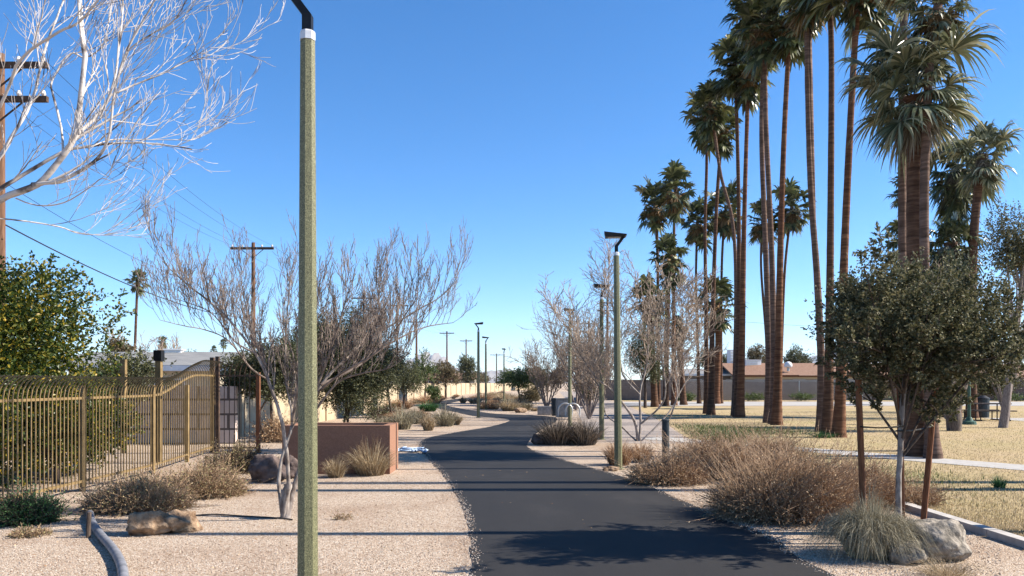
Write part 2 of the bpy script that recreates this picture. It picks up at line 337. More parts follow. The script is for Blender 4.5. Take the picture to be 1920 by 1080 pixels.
# loose gravel on the near beds and spilt along the path edge
def pebbles(n, fx, smin, smax, z=0.0):
    xy = fx(n); n = len(xy); s_ = N.uniform(smin, smax, n)
    o = np.array([(1, 0, 0), (0, 1, 0), (-1, 0, 0), (0, -1, 0), (0, 0, .7), (0, 0, -.5)], float)
    a = N.uniform(0, 6.28, n); c, s2 = np.cos(a), np.sin(a)
    rad = N.uniform(.6, 1.2, (n, 6, 1)); P = o[None] * rad
    Px = P[:, :, 0] * c[:, None] - P[:, :, 1] * s2[:, None]; Py = P[:, :, 0] * s2[:, None] + P[:, :, 1] * c[:, None]
    P = np.stack([Px, Py, P[:, :, 2]], -1) * s_[:, None, None]
    P[:, :, 0] += xy[:, 0:1]; P[:, :, 1] += xy[:, 1:2]; P[:, :, 2] += z + s_[:, None] * .25
    f = np.array([(0, 1, 4), (1, 2, 4), (2, 3, 4), (3, 0, 4), (1, 0, 5), (2, 1, 5), (3, 2, 5), (0, 3, 5)])
    F_ = (f[None] + (np.arange(n) * 6)[:, None, None]).reshape(-1, 3)
    return P.reshape(-1, 3), F_
def near_gravel(n):
    u = N.uniform(0, 1, n * 2); y = 5.8 * (15 / 5.8) ** u; x = N.uniform(-.68, .62, n * 2) * y
    k = ~inside(x, y, path_poly) & (x < 5.1); return np.stack([x[k], y[k]], 1)[:n]
def edge_gravel(n):
    pts = np.array([(p.x, p.y) for p in Ls[10:60]] + [(p.x, p.y) for p in Rs[10:50]]); i = N.integers(0, len(pts), n)
    w = N.normal(0, .05, (n, 2)); j = np.clip(i + 1, 0, len(pts) - 1); tt = N.uniform(0, 1, (n, 1)); p = pts[i] * (1 - tt) + pts[j] * tt
    ok = np.linalg.norm(pts[i] - pts[j], axis=1) < 3
    return (p + w)[ok]
mb = MB(); mb.add(*pebbles(26000, near_gravel, .004, .011)); mb.add(*pebbles(5000, edge_gravel, .004, .011, .008))
tag(mb.build('loose_gravel', M['pebble']), 'pale pink gravel chips strewn over the beds beside the asphalt', 'gravel', kind='stuff')

# ------------------------------------------------------------ growing things
def unit(v): return v / (np.linalg.norm(v, axis=-1, keepdims=True) + 1e-12)
class Tw:
    """collects branch tubes grouped by point count"""
    def __init__(s): s.d = {}
    def add(s, P, r, sides): s.d.setdefault((len(P), sides), []).append((np.asarray(P), np.asarray(r)))
    def build(s, name, mat, parent, smooth=True):
        mb = MB()
        for (k, sd_), L in s.d.items(): mb.tubes(np.stack([a for a, _ in L]), np.stack([b for _, b in L]), sd_)
        return mb.build(name, mat, parent, smooth=smooth)
def spline(pts, k):
    P = [Vector(p) for p in pts]; out = []
    for i in range(len(P) - 1):
        p0 = P[max(i - 1, 0)]; p1 = P[i]; p2 = P[i + 1]; p3 = P[min(i + 2, len(P) - 1)]
        for j in range(k):
            t = j / k
            out.append(0.5 * ((2 * p1) + (p2 - p0) * t + (2 * p0 - 5 * p1 + 4 * p2 - p3) * t * t + (3 * p1 - p0 - 3 * p2 + p3) * t ** 3))
    out.append(P[-1]); return np.array([tuple(p) for p in out])
def limb(tw, pts, r0, r1, k=4, sides=7):
    P = spline(pts, k); n = len(P)
    P[1:-1] += N.normal(0, r0 * .08, (n - 2, 3)); r = np.linspace(r0, r1, n) * N.uniform(.93, 1.07, n); tw.add(P, r, sides); return P, r
def grow(tw, p, d, L, r, lvl, cfg, tips=None):
    k = 6; P = [np.array(p, float)]; d = unit(np.array(d, float)); dirs = [d]
    up = np.array([0, 0, 1.0]); trop = cfg['trop'][lvl]; jit = cfg['jit']
    for i in range(k - 1):
        d = unit(d + up * trop + N.normal(0, jit, 3)); P.append(P[-1] + d * L / (k - 1)); dirs.append(d)
    P = np.array(P); rr = np.linspace(r, max(r * .35, cfg['rmin']), k)
    tw.add(P, rr, 3 if lvl > 1 else 4)
    if tips is not None and lvl >= cfg['leaf']: tips.append((P, d))
    if lvl + 1 >= cfg['max']: return
    for c in range(cfg['n'][lvl]):
        t = (c + N.uniform(.2, .9)) / cfg['n'][lvl]; t = .12 + .86 * t; x = t * (k - 1); i = min(int(x), k - 2); q = P[i] + (P[i + 1] - P[i]) * (x - i)
        ax = unit(np.cross(dirs[i], N.normal(0, 1, 3))); a = math.radians(N.uniform(*cfg['ang']))
        nd = dirs[i] * math.cos(a) + ax * math.sin(a)
        grow(tw, q, nd, L * N.uniform(*cfg['ratio']) * (1 - .25 * t), max((r + (rr[-1] - r) * t) * .6, cfg['rmin']), lvl + 1, cfg, tips)
def sprout(tw, P, r, n, L, lvl, cfg, tips=None, t0=.3, bias=(0, 0, .5)):
    for c in range(n):
        t = t0 + (1 - t0) * (c + N.uniform(0, 1)) / n; x = min(t, .999) * (len(P) - 1); i = int(x); q = P[i] + (P[i + 1] - P[i]) * (x - i)
        d0 = unit(P[i + 1] - P[i]); a = math.radians(N.uniform(*cfg['ang'])); ax = unit(np.cross(d0, N.normal(0, 1, 3)))
        nd = unit(d0 * math.cos(a) + ax * math.sin(a) + np.array(bias)); grow(tw, q, nd, L * N.uniform(.7, 1.2), max(r[i] * .55, cfg['rmin']), lvl, cfg, tips)
    return

def leaf_block(C, D, L, Wd, up=None):
    """rhombic leaves at C along D"""
    n = len(C); D = unit(D); s_ = unit(np.cross(D, N.normal(0, 1, (n, 3)))); nn = np.cross(D, s_)
    L = L[:, None]; Wd = Wd[:, None]
    v = np.stack([C, C + D * L * .5 + s_ * Wd + nn * Wd * .4, C + D * L, C + D * L * .5 - s_ * Wd + nn * Wd * .4], 1)
    f = np.arange(n * 4).reshape(n, 4); return v.reshape(-1, 3), f
def shoots(mb, c, rad, n, sl, leaf, lumps=9, per=12, up=.5, wmul=.28, fill=.75, seed=None, floor=None):
    """leafy shoots gathered in uneven lumps inside an ellipsoid"""
    c = np.array(c, float); rad = np.array(rad, float)
    lc = unit(N.normal(0, 1, (lumps, 3))) * N.uniform(.25, .72, (lumps, 1)); ls = N.uniform(.30, .52, lumps)
    i = N.integers(0, lumps, n); p = lc[i] + unit(N.normal(0, 1, (n, 3))) * (N.uniform(0, 1, (n, 1)) ** (1 / 2.2)) * ls[i][:, None]
    o = unit(N.normal(0, 1, (n, 3))) * N.uniform(0, .6, (n, 1)); m_ = N.uniform(0, 1, n) > fill; p[m_] = o[m_]
    d = unit(unit(p) + np.array([0, 0, up]) + N.normal(0, .5, (n, 3))); P = c + p * rad
    if floor is not None: P[:, 2] = np.maximum(P[:, 2], floor + N.uniform(0, .3, n))
    sl_ = sl * N.uniform(.5, 1.3, n); t = N.uniform(0, 1, (n, per)); Q = P[:, None] + d[:, None] * (t * sl_[:, None])[:, :, None]
    Q = Q + N.normal(0, leaf * .25, Q.shape); D = d[:, None] * .6 + N.normal(0, .6, Q.shape)
    k = n * per; mb.add(*leaf_block(Q.reshape(-1, 3), D.reshape(-1, 3), leaf * N.uniform(.6, 1.2, k), leaf * wmul * N.uniform(.8, 1.2, k)))
    return P, d, sl_
def blades(mb, c, n, rx, ry, hgt, w, spread=.8, droop=.6, k=4, lean=0.0):
    a = N.uniform(0, 2 * np.pi, n); q = np.sqrt(N.uniform(0, 1, n)); bx = c[0] + np.cos(a) * q * rx * .5; by = c[1] + np.sin(a) * q * ry * .5
    a2 = a + N.normal(0, .5, n); out = spread * q * N.uniform(.4, 1.2, n) + N.uniform(0, .15, n); Hh = hgt * N.uniform(.5, 1.1, n) * (1 - .25 * q)
    t = np.linspace(0, 1, k + 1)[None]; X = bx[:, None] + np.cos(a2)[:, None] * rx * (out[:, None] * t ** 1.3); Y = by[:, None] + np.sin(a2)[:, None] * ry * (out[:, None] * t ** 1.3)
    Z = c[2] + Hh[:, None] * (t * (1 + .5 * droop * q[:, None]) - t ** 2.5 * q[:, None] * (.5 * droop + .6 * min(droop, 1.5))); Z = np.maximum(Z, c[2] + .005)
    X += N.normal(0, .02 * hgt, X.shape) * t; Y += N.normal(0, .02 * hgt, X.shape) * t
    P = np.stack([X, Y, Z], -1); fa = N.uniform(0, np.pi, n); wd = np.stack([np.cos(fa), np.sin(fa), np.zeros(n)], -1)[:, None] * (w * .5 * (1 - .85 * t ** 1.5))[..., None]
    v = np.concatenate([P - wd, P + wd], 2).reshape(n, (k + 1) * 2, 3); b0 = (np.arange(n) * (k + 1) * 2)[:, None, None]; j = (np.arange(k) * 2)[None, :, None]
    f = (b0 + j + np.array([0, 1, 3, 2])[None, None]).reshape(-1, 4); mb.add(v.reshape(-1, 3), f)
def twiggy(mb, tmb, c, rx, ry, hgt, n, leaf, per=6, tw_r=.003):
    """sprawling dry shrub: fine twigs with small leaves"""
    a = N.uniform(0, 2 * np.pi, n); q = np.sqrt(N.uniform(0, 1, n)); b = np.stack([c[0] + np.cos(a) * q * rx * .8, c[1] + np.sin(a) * q * ry * .8, np.full(n, c[2])], 1)
    top = hgt * 1.08 * np.sqrt(np.clip(1.08 - q ** 2, .08, 1)) * (.72 + .22 * np.sin(b[:, 0] * 5.3 + b[:, 1] * 3.1 + c[0]) + .12 * np.sin(b[:, 0] * 11.3 - b[:, 1] * 8.1)); b[:, 2] += N.uniform(0, .68, n) * top
    d = unit(np.stack([np.cos(a) * q * .8, np.sin(a) * q * .8, np.full(n, .55)], 1) + N.normal(0, .55, (n, 3))); L = hgt * N.uniform(.25, .6, n) * np.where(N.uniform(0, 1, n) < .12, 1.9, 1.0)
    t = np.linspace(0, 1, 4); P = b[:, None] + d[:, None] * (L[:, None] * t)[:, :, None]; P[:, 1:] += N.normal(0, .035, P[:, 1:].shape) * hgt
    P[:, :, 2] = np.maximum(P[:, :, 2], .004)
    tmb.tubes(P, np.tile(np.linspace(tw_r, tw_r * .5, 4), (n, 1)), 3)
    i = N.integers(0, 3, (n, per)); u = N.uniform(0, 1, (n, per, 1)); ii = np.arange(n)[:, None]
    Q = P[ii, i] * (1 - u) + P[ii, i + 1] * u; k = n * per
    mb.add(*leaf_block(Q.reshape(-1, 3), (d[:, None] * .5 + N.normal(0, .6, Q.shape)).reshape(-1, 3), leaf * N.uniform(.6, 1.3, k), leaf * .3 * N.uniform(.7, 1.3, k)))

def leafy_tree(name, label, cat, base, cc, rad, n, sl, leaf, mat, trunk_r, group=None, lumps=9, stems=1, bark='bark_dark', per=12, up=.4, fill=.75, floor=None):
    global N
    N = np.random.default_rng(sum(ord(ch) * (i + 1) for i, ch in enumerate(label)))
    o = thing(name, label, cat, base, group); mb = MB()
    P, d, sl_ = shoots(mb, cc, rad, n, sl, leaf, lumps, per, up, fill=fill, floor=floor)
    tw = Tw(); c = np.array(cc, float)
    for s_ in range(stems):
        b = np.array(base) + (N.normal(0, .12, 3) * np.array([1, 1, 0]) if stems > 1 else 0); b[2] = -.05
        tgt = c + N.normal(0, .15, 3) * np.array(rad); tgt[2] = c[2] - rad[2] * .2
        Q, r = limb(tw, [b, b * .5 + tgt * .5 + N.normal(0, .05, 3), tgt], trunk_r / math.sqrt(stems), trunk_r * .4 / math.sqrt(stems), 4, 8)
        for j in range(max(6, 14 // stems)):
            e = P[N.integers(0, len(P))]; s0 = Q[N.integers(len(Q) // 2, len(Q))]; m_ = (s0 + e) / 2 + N.normal(0, .06, 3) * rad
            limb(tw, [s0, m_, e], trunk_r * .35, trunk_r * .06, 3, 4)
    tw.build('trunk', M[bark], o); mb.build('crown', M[mat], o); return o

# ------------------------------------------------------------ palms
def crown_mb(nf, nl, seed, lp=.42, lf=.62, el0=80, el1=-45, segs=3, droop=.55, w=.03, vary=.15, z0=.12, z1=-.35):
    rg = np.random.default_rng(seed); mb = MB(); t = np.linspace(0, 1, segs + 1)
    for i in range(nf):
        u = i / (nf - 1); az = i * 2.39996 + rg.normal(0, .15); el = math.radians(el0 + (el1 - el0) * u ** .85 + rg.normal(0, 6))
        d = np.array([math.cos(el) * math.cos(az), math.cos(el) * math.sin(az), math.sin(el)]); s_ = np.array([-math.sin(az), math.cos(az), 0]); up = np.cross(d, s_)
        sc = (1 - vary / 2 + rg.uniform(-vary, vary)) * (.75 + .25 * math.sin(math.pi * min(1, u * 1.3 + .1)))
        pl = lp * sc; zo = np.array([0, 0, z0 + (z1 - z0) * u]); c0 = zo + d * pl * .5 + np.array([0, 0, .01]); c1 = zo + d * pl + np.array([0, 0, -.06 * pl])
        mb.tubes(np.array([zo + d * .03, c0, c1]), np.array([.014, .010, .006]), 3)
        roll = rg.normal(0, .35); s2 = s_ * math.cos(roll) + up * math.sin(roll); u2 = np.cross(d, s2)
        phi = np.radians(np.linspace(-118, 118, nl) + rg.normal(0, 3, nl)); l = np.cos(phi)[:, None] * d + np.sin(phi)[:, None] * s2 + (.22 * np.abs(np.sin(phi)))[:, None] * u2
        l = unit(l + rg.normal(0, .05, l.shape)); Ln = lf * sc * (.62 + .38 * np.cos(phi / 1.5)) * rg.uniform(.85, 1.08, nl)
        dr = droop * rg.uniform(.6, 1.4, nl) * Ln
        P = c1 + l[:, None] * (Ln[:, None] * t)[..., None]; P[:, :, 2] -= dr[:, None] * t ** 3.2
        wd = unit(np.cross(l, u2))[:, None] * (w * np.interp(t, [0, .35, .7, 1], [.35, 1, .75, .04]))[None, :, None]
        wd = wd + np.array([0, 0, 1]) * rg.normal(0, w * .35, (nl, 1, 1)) * np.interp(t, [0, .35, .7, 1], [.35, 1, .75, .04])[None, :, None]
        v = np.stack([P - wd * .5, P + wd * .5], 2).reshape(-1, 3); b0 = (np.arange(nl) * (segs + 1) * 2)[:, None, None]; j = (np.arange(segs) * 2)[None, :, None]
        mb.add(v, (b0 + j + np.array([0, 1, 3, 2])[None, None]).reshape(-1, 4))
    return mb
CROWN = {}
def proto(key, mb, mat):
    o = mb.build('crown', M[mat]); me = o.data; bpy.data.objects.remove(o); CROWN[key] = me
for i in range(4): proto(('tall', i), crown_mb(60, 13, 30 + i, el0=86, el1=-60, lp=.52, lf=.52, segs=3, droop=.42, w=.10, vary=.35, z0=.15, z1=-.8), 'frond')
for i in range(2): proto(('short', i), crown_mb(44, 13, 60 + i, el0=86, el1=-50, lp=.55, lf=.52, segs=3, droop=.38, w=.09, vary=.35, z1=-.5), 'frond')
proto(('big', 0), crown_mb(44, 38, 77, el0=86, el1=-42, lp=.55, lf=.60, segs=6, droop=.55, w=.034, vary=.3, z1=-.08), 'frond_pale')
proto(('mid', 0), crown_mb(40, 24, 78, el0=86, el1=-50, lp=.55, lf=.55, segs=4, droop=.5, w=.05, vary=.3, z1=-.4), 'frond_pale')
proto(('dark', 0), crown_mb(60, 18, 79, el0=80, el1=-75, lp=.5, lf=.52, segs=3, droop=.6, w=.065, vary=.35, z1=-.8), 'frond')
for i in range(2): proto(('dead', i), crown_mb(26, 14, 90 + i, el0=-62, el1=-84, lp=.38, lf=.55, segs=2, droop=.4, w=.05), 'frond_dead')
proto(('deadgrey', 0), crown_mb(34, 18, 95, el0=-50, el1=-84, lp=.36, lf=.6, segs=3, droop=.6, w=.035), 'frond_grey')
def put(me, name, parent, loc, sc, rz=0, tilt=0):
    o = bpy.data.objects.new(name, me); COL.objects.link(o); o.parent = parent
    o.location = Vector(loc) - ORG[parent.name]; o.scale = (sc, sc, sc) if not hasattr(sc, '__len__') else sc; o.rotation_euler = (tilt, 0, rz); return o
def palm(label, base, line, r_base, r_top, crown, rad, Y=None, bark='palm_bark', dead='dead', deadsc=None, group=None, flare=1.7, lean=0.0, sides=10):
    """line: picture points of the trunk from above the base to the crown, all at the palm's distance"""
    rad *= {'short': 1.15 if (Y or 0) > 100 else 1.5, 'tall': 1.0, 'dark': 1.0}.get(crown[0], 1.0)
    B = G(*base) if Y is None else Vector((X_(base[0], Y), Y, 0)); Y = B.y
    B.z = 0; pts = [B + Vector((0, 0, -.1))] + [A(p[0], p[1], Y) for p in line]
    o = thing('palm_tree', label, 'palm tree', B, group or 'palm trees'); P = spline(pts, 14); n = len(P)
    if lean: P[:, 1] += lean * (P[:, 2] / P[-1, 2]) ** 1.5
    z = P[:, 2]; h = z[-1]; t = z / h; r = r_top + (r_base * .85 - r_top) * (1 - t) ** 2.2 + r_base * (flare - 1) * .55 * np.exp(-z / .5)
    r = r * .86 * N.uniform(.97, 1.03, n); r[-3:] *= [1.1, 1.3, 1.35]
    MB().tubes(P, r, sides).build('trunk', M[bark], o, smooth=True)
    top = Vector(P[-1]); k = crown
    if k not in CROWN: k = (crown[0], 0)
    put(CROWN[k], 'crown', o, top, rad, R.uniform(0, 6.28), R.uniform(-.08, .08))
    if dead:
        dk = (dead, R.randrange(2)) if dead == 'dead' else (dead, 0)
        put(CROWN[dk], 'dead_fronds', o, top + Vector((0, 0, -.06 * rad)), (deadsc or rad * .85), R.uniform(0, 6.28))
    return o
# foreground cluster
palm('thick brown trunked fan palm with big shaggy grey green crown behind staked tree', (1722, 856), [(1720, 700), (1716, 450), (1715, 260), (1714, 182)], .33, .20, ('big', 0), 1.92, bark='palm_bark', dead='deadgrey', deadsc=1.15, flare=1.35, sides=20)
palm('slender palm crossing in front of the thick palm, golden dead fronds at its top', (1750, 860), [(1742, 700), (1733, 450), (1737, 230), (1748, 60), (1760, 5)], .17, .10, ('mid', 0), 1.0, dead='dead', deadsc=.95, bark='palm_grey', flare=2.0, sides=14)
palm('slender palm rising just left of the thick palm, crown above the frame', (1704, 846), [(1697, 700), (1692, 450), (1692, 200), (1695, 0), (1697, -80)], .17, .10, ('mid', 0), 1.3, dead='dead', bark='palm_grey', flare=2.0, sides=12)
# three by the lawn
palm('tall leaning palm, rightmost trunk of the group of three mid lawn', (1572, 820), [(1577, 700), (1583, 480), (1596, 200), (1608, 0), (1612, -60)], .23, .105, ('tall', 0), 1.5, bark='palm_red', sides=12)
palm('straight tall palm, middle trunk of the group of three mid lawn', (1551, 814), [(1554, 700), (1557, 450), (1559, 150), (1557, 0), (1556, -90)], .22, .10, ('tall', 1), 1.5, bark='palm_bark', sides=12)
palm('tall palm bowing leftward, left trunk of the group of three mid lawn', (1539, 810), [(1540, 690), (1532, 520), (1520, 350), (1514, 150), (1514, 5), (1515, -10)], .20, .10, ('tall', 2), 1.0, bark='palm_grey', sides=12, dead='dead', deadsc=1.3)
# next group
palm('tall palm with reddish trunk leaning right beneath golden dead fronds', (1456, 797), [(1460, 650), (1463, 480), (1470, 260), (1479, 90), (1484, 20)], .25, .11, ('tall', 3), 1.45, bark='palm_red', sides=12)
palm('very tall palm in middle of trio, crown merging with neighbours at top edge', (1449, 795), [(1451, 650), (1446, 450), (1436, 230), (1433, 60), (1430, 30)], .2, .11, ('tall', 0), 1.5, bark='palm_grey', sides=12)
palm('very tall palm with pale streaked trunk, left of the trio at frame top', (1439, 793), [(1441, 650), (1436, 480), (1428, 250), (1432, 60), (1412, -5)], .2, .11, ('tall', 1), 1.45, bark='palm_grey', sides=12)
# pair
palm('tall palm with thick flared base, right trunk of the crossing pair', (1387, 783), [(1391, 650), (1395, 430), (1400, 250), (1405, 115)], .27, .11, ('tall', 2), 1.6, bark='palm_red', sides=12)
palm('tall palm with straight slim trunk just left of flared base palm', (1381, 782), [(1385, 600), (1385, 380), (1380, 180), (1376, 105)], .22, .10, ('tall', 3), 1.45, bark='palm_bark', sides=12)
palm('palm whose trunk leans strongly left and crosses its neighbours', (1376, 780), [(1380, 560), (1374, 420), (1352, 330), (1340, 250), (1331, 190)], .18, .09, ('tall', 1), 1.25, bark='palm_grey')
palm('palm with crown lit on the right, standing close behind leftmost tall palm', (1333, 778), [(1336, 600), (1343, 400), (1350, 290), (1353, 230)], .25, .10, ('tall', 2), 1.3, bark='palm_bark')
palm('leftmost of the tall palms, slim dark trunk and dense hanging crown', (1325, 776), [(1324, 600), (1322, 430), (1325, 300), (1322, 205)], .22, .09, ('tall', 0), 1.55, bark='palm_bark')
# further back
palm('short stout palm behind the crossing pair, pale dry crown halfway up', (1343, 756), [(1345, 690), (1347, 630), (1343, 565)], .36, .30, ('short', 0), 1.75, Y=62, dead='dead', deadsc=1.5, bark='palm_red')
palm('thin far palm left of tall palms by grey wall', (1311, 753), [(1308, 640), (1305, 520), (1308, 410)], .2, .11, ('short', 1), 1.45, Y=63)
palm('thin far palm peeking between leftmost tall palms and crossing pair', (1352, 753), [(1352, 620), (1354, 480), (1361, 385)], .2, .11, ('short', 0), 1.6, Y=63)
palm('far palm with small round crown left of the leaning red trunk', (1439, 752), [(1437, 640), (1427, 500), (1430, 410)], .2, .11, ('short', 1), 1.4, Y=64)
palm('far palm with thin bowed trunk and loose crown right of the trio', (1462, 752), [(1466, 640), (1472, 500), (1485, 385)], .2, .12, ('short', 0), 1.55, Y=64)
palm('palm with orange sunlit trunk behind bare multi stem tree', (1264, 757), [(1263, 640), (1264, 500), (1264, 420), (1267, 350)], .27, .12, ('short', 1), 1.55, Y=58, bark='palm_red')
palm('leftmost far palm, feathery crown leaning over bare branches', (1235, 757), [(1234, 640), (1233, 480), (1229, 378)], .2, .13, ('short', 0), 1.45, Y=60)
palm('medium palm with green crown under the orange trunked palm crown', (1248, 758), [(1250, 640), (1252, 550), (1255, 478)], .28, .22, ('tall', 3), 1.85, Y=57, bark='palm_bark', dead='dead', deadsc=1.6)
palm('low palm with brown hanging skirt behind bare twigs', (1228, 760), [(1224, 680), (1220, 610), (1217, 552)], .3, .24, ('tall', 0), 1.7, Y=54, dead='dead', deadsc=1.7)
palm('low shaggy palm tucked right of the brown skirted palm', (1282, 756), [(1278, 700), (1274, 650), (1270, 612)], .3, .24, ('dark', 0), 1.1, Y=59, dead='deadgrey', deadsc=1.3)
# right edge
palm('stout palm at right edge with shiny pale crown', (1822, 775), [(1822, 640), (1824, 480), (1832, 370), (1843, 290)], .3, .22, ('mid', 0), 2.0, Y=37, dead='deadgrey', deadsc=1.1)
palm('dark crowned palm directly left of right edge palm', (1792, 772), [(1792, 640), (1792, 480), (1794, 310)], .3, .22, ('dark', 0), 2.1, Y=40, dead='deadgrey', deadsc=1.6)
palm('low palm with grey hanging skirt under the dark crowned palm', (1775, 775), [(1778, 650), (1780, 540), (1782, 455)], .32, .26, ('dark', 0), 1.9, Y=38, dead='deadgrey', deadsc=2.3)
palm('small dark palm showing left of the thick palm trunk', (1702, 765), [(1702, 650), (1705, 520), (1702, 440)], .26, .2, ('dark', 0), 1.9, Y=50, dead='deadgrey', deadsc=1.2)
palm('distant dark palm high behind left side of thick palm trunk', (1709, 760), [(1709, 650), (1709, 500), (1704, 352)], .26, .2, ('tall', 2), 1.7, Y=56, dead=None)
# left far
palm('lone tall palm far beyond the left fence', (252, 740), [(253, 660), (255, 600), (258, 524)], .3, .2, ('short', 1), 1.75, Y=112, dead='dead', deadsc=1.0, flare=1.2)
palm('small distant palm above the rooftop cooler', (305, 735), [(305, 690), (305, 640)], .3, .22, ('short', 0), 1.5, Y=200, dead='dead', deadsc=1.9, flare=1.2)
palm('tiny distant palm, left one of pair above the curved fence', (401, 733), [(401, 690), (401, 655)], .22, .18, ('short', 1), 1.35, Y=230, dead=None, flare=1.2)
palm('tiny distant palm, right one of pair above the curved fence', (419, 733), [(418, 690), (419, 643)], .22, .18, ('short', 0), 1.5, Y=240, dead=None, flare=1.2)
# more palms of the row plus an added pole, out of frame to the right: they throw the long trunk shadows over lawn and path
o = thing('shadow_pole', 'unseen slender pole added right of the view for its shadow line', 'added pole', (7.9, 8.68, 0)); MB().tubes(np.array([(7.9, 8.68, 0), (7.9, 8.68, 4), (7.9, 8.68, 9.6)]), np.array([.11, .10, .085]), 10).build('pole', M['galv'], o)  # unseen pole, added to throw one thin crisp shadow over path and gravel
MB().box((7.9, 8.68, 9.65), (.5, .3, .12)).build('lamp_head', M['black'], o)  # plain box topping the added pole
for x, y, h in ((15.5, 13.1, 25), (14, 12.2, 24)):
    o = thing('palm_tree', 'tall palm standing on the lawn right of the view', 'palm tree', (x, y, 0), 'palm trees off to the right')
    P = spline([(x, y, -.1), (x + .1, y, h * .5), (x + .3, y, h)], 12); MB().tubes(P, .1 + .08 * (1 - P[:, 2] / h), 8).build('trunk', M['palm_bark'], o, smooth=True)
    put(CROWN[('tall', 0)], 'crown', o, (x + .3, y, h), 1.4, x)

# ------------------------------------------------------------ bare trees
# large tree out of frame at the left, its pale branches reach into the picture
o = thing('bare_tree', 'large leafless tree with pale curving branches entering at upper left', 'tree', (-5.3, 6.2, 0)); tw = Tw(); br = Tw()
Yn = 6.2
def apx(L, Y, dy=0): return [A(x, y, Y + dy * i) for i, (x, y) in enumerate(L)]
tp, tr = limb(tw, [(-5.3, 6.2, -.05), (-5.2, 6.2, .9), (-5.0, 6.2, 1.7), (-4.7, 6.2, 2.5)], .15, .09, 5, 10)
cfgN = dict(trop=[.10, .10, .08, .03], jit=.085, rmin=.0021, leaf=9, max=3, n=[4, 3, 2], ang=(16, 44), ratio=(.42, .8))
limbs = [
    ([(-165, 520), (-60, 430), (0, 375), (70, 345), (118, 292), (142, 250), (152, 180), (158, 105), (150, 20), (146, -60)], .052, .022, 0),
    ([(-120, 470), (-40, 395), (0, 355), (60, 318), (118, 285), (160, 275), (230, 268), (300, 270), (360, 280)], .034, .006, .06),
    ([(60, 345), (110, 340), (160, 315), (188, 290), (205, 250), (215, 170), (240, 90), (290, 0), (310, -40)], .024, .007, -.06),
    ([(118, 285), (115, 240), (100, 180), (98, 150), (132, 100), (160, 108), (195, 80), (210, 0)], .017, .006, .05),
    ([(140, 255), (175, 225), (205, 180), (218, 130), (228, 40), (232, -30)], .024, .009, .08),
    ([(205, 180), (250, 160), (300, 140), (345, 118), (395, 103), (428, 75)], .013, .003, .1),
    ([(188, 220), (235, 110), (245, 90), (290, 60), (325, 40), (350, 0)], .013, .004, -.08),
    ([(170, 275), (210, 262), (260, 262), (330, 262), (362, 262), (384, 250)], .009, .0025, .12),
    ([(-100, 440), (-40, 360), (20, 260), (60, 190), (85, 90), (120, 0)], .03, .01, .12),
    ([(-100, 400), (-50, 300), (10, 180), (40, 110), (110, 60), (150, 40), (200, -20)], .025, .008, -.12),
    ([(0, 410), (50, 415), (110, 425), (150, 438), (200, 440), (240, 434)], .012, .003, .1),
    ([(30, 372), (70, 385), (120, 380), (170, 350), (190, 335), (215, 342)], .011, .003, -.05),
]
for L, r0, r1, dy in limbs:
    P, r = limb(br, apx(L, Yn, dy), r0 * .62, r1 * .8, 4, 6)
    sprout(br, P, r, 6, .60, 0, cfgN, t0=.25, bias=(.25, 0, .35))
for a in ([(-4.7, 6.2, 2.5), tuple(A(-165, 520, Yn))], [(-4.9, 6.2, 2.0), tuple(A(-120, 470, Yn))], [(-4.7, 6.2, 2.5), tuple(A(-100, 440, Yn))], [(-4.7, 6.2, 2.5), tuple(A(-100, 400, Yn))]):
    limb(br, a, .07, .045, 3, 8)
tw.build('trunk', M['bark_grey'], o); br.build('branches', M['bark_near'], o)

# bare multi stem tree behind the near lamp post
bx = G(535, 972); o = thing('bare_tree', 'leafless multi stem tree with wide fan of upright twigs behind the near lamp post', 'tree', bx); tw = Tw(); br = Tw(); Yt = bx.y
def ap2(L, Y0, dY):
    n = len(L); return [A(x, y, Y0 + dY * i / (n - 1)) for i, (x, y) in enumerate(L)]
stems = [
    ([(530, 975), (535, 940), (541, 909), (537, 847), (526, 780), (503, 712), (478, 662), (430, 600), (380, 556), (335, 520), (305, 490)], .032, .005, -.6, 1),
    ([(532, 975), (523, 915), (528, 860), (548, 790), (535, 700), (538, 600), (545, 520)], .028, .005, .5, 1),
    ([(538, 972), (552, 915), (566, 860), (578, 790), (602, 722), (650, 672), (700, 630), (760, 595), (820, 560), (855, 530)], .034, .005, .7, 1),
    ([(578, 790), (590, 740), (615, 670), (635, 610), (650, 560)], .022, .005, -.6, 0),
    ([(602, 722), (665, 690), (730, 645), (790, 615), (850, 605)], .02, .004, .9, 0),
    ([(526, 780), (500, 700), (480, 640), (460, 570), (450, 510)], .017, .004, .8, 0),
    ([(503, 712), (470, 690), (430, 640), (390, 620), (340, 610), (300, 600)], .012, .003, -.9, 0),
    ([(548, 790), (560, 720), (580, 640), (595, 570)], .018, .004, -.8, 0),
    ([(590, 740), (640, 700), (700, 665), (740, 620), (780, 560)], .017, .004, -1.0, 0),
    ([(478, 662), (440, 640), (400, 590), (360, 570), (325, 560)], .012, .003, .5, 0),
    ([(578, 790), (630, 720), (680, 700), (730, 690), (770, 660)], .015, .004, -.4, 0),
    ([(650, 672), (680, 640), (700, 590), (720, 540)], .012, .003, .6, 0),
]
P, r = limb(tw, [bx + Vector((0, .05, -.05)), A(533, 940, bx.y), A(538, 905, bx.y)], .075, .045, 4, 10)
cfg1 = dict(trop=[.26, .28, .22, .1], jit=.12, rmin=.0024, leaf=9, max=3, n=[6, 4], ang=(18, 50), ratio=(.34, .62))
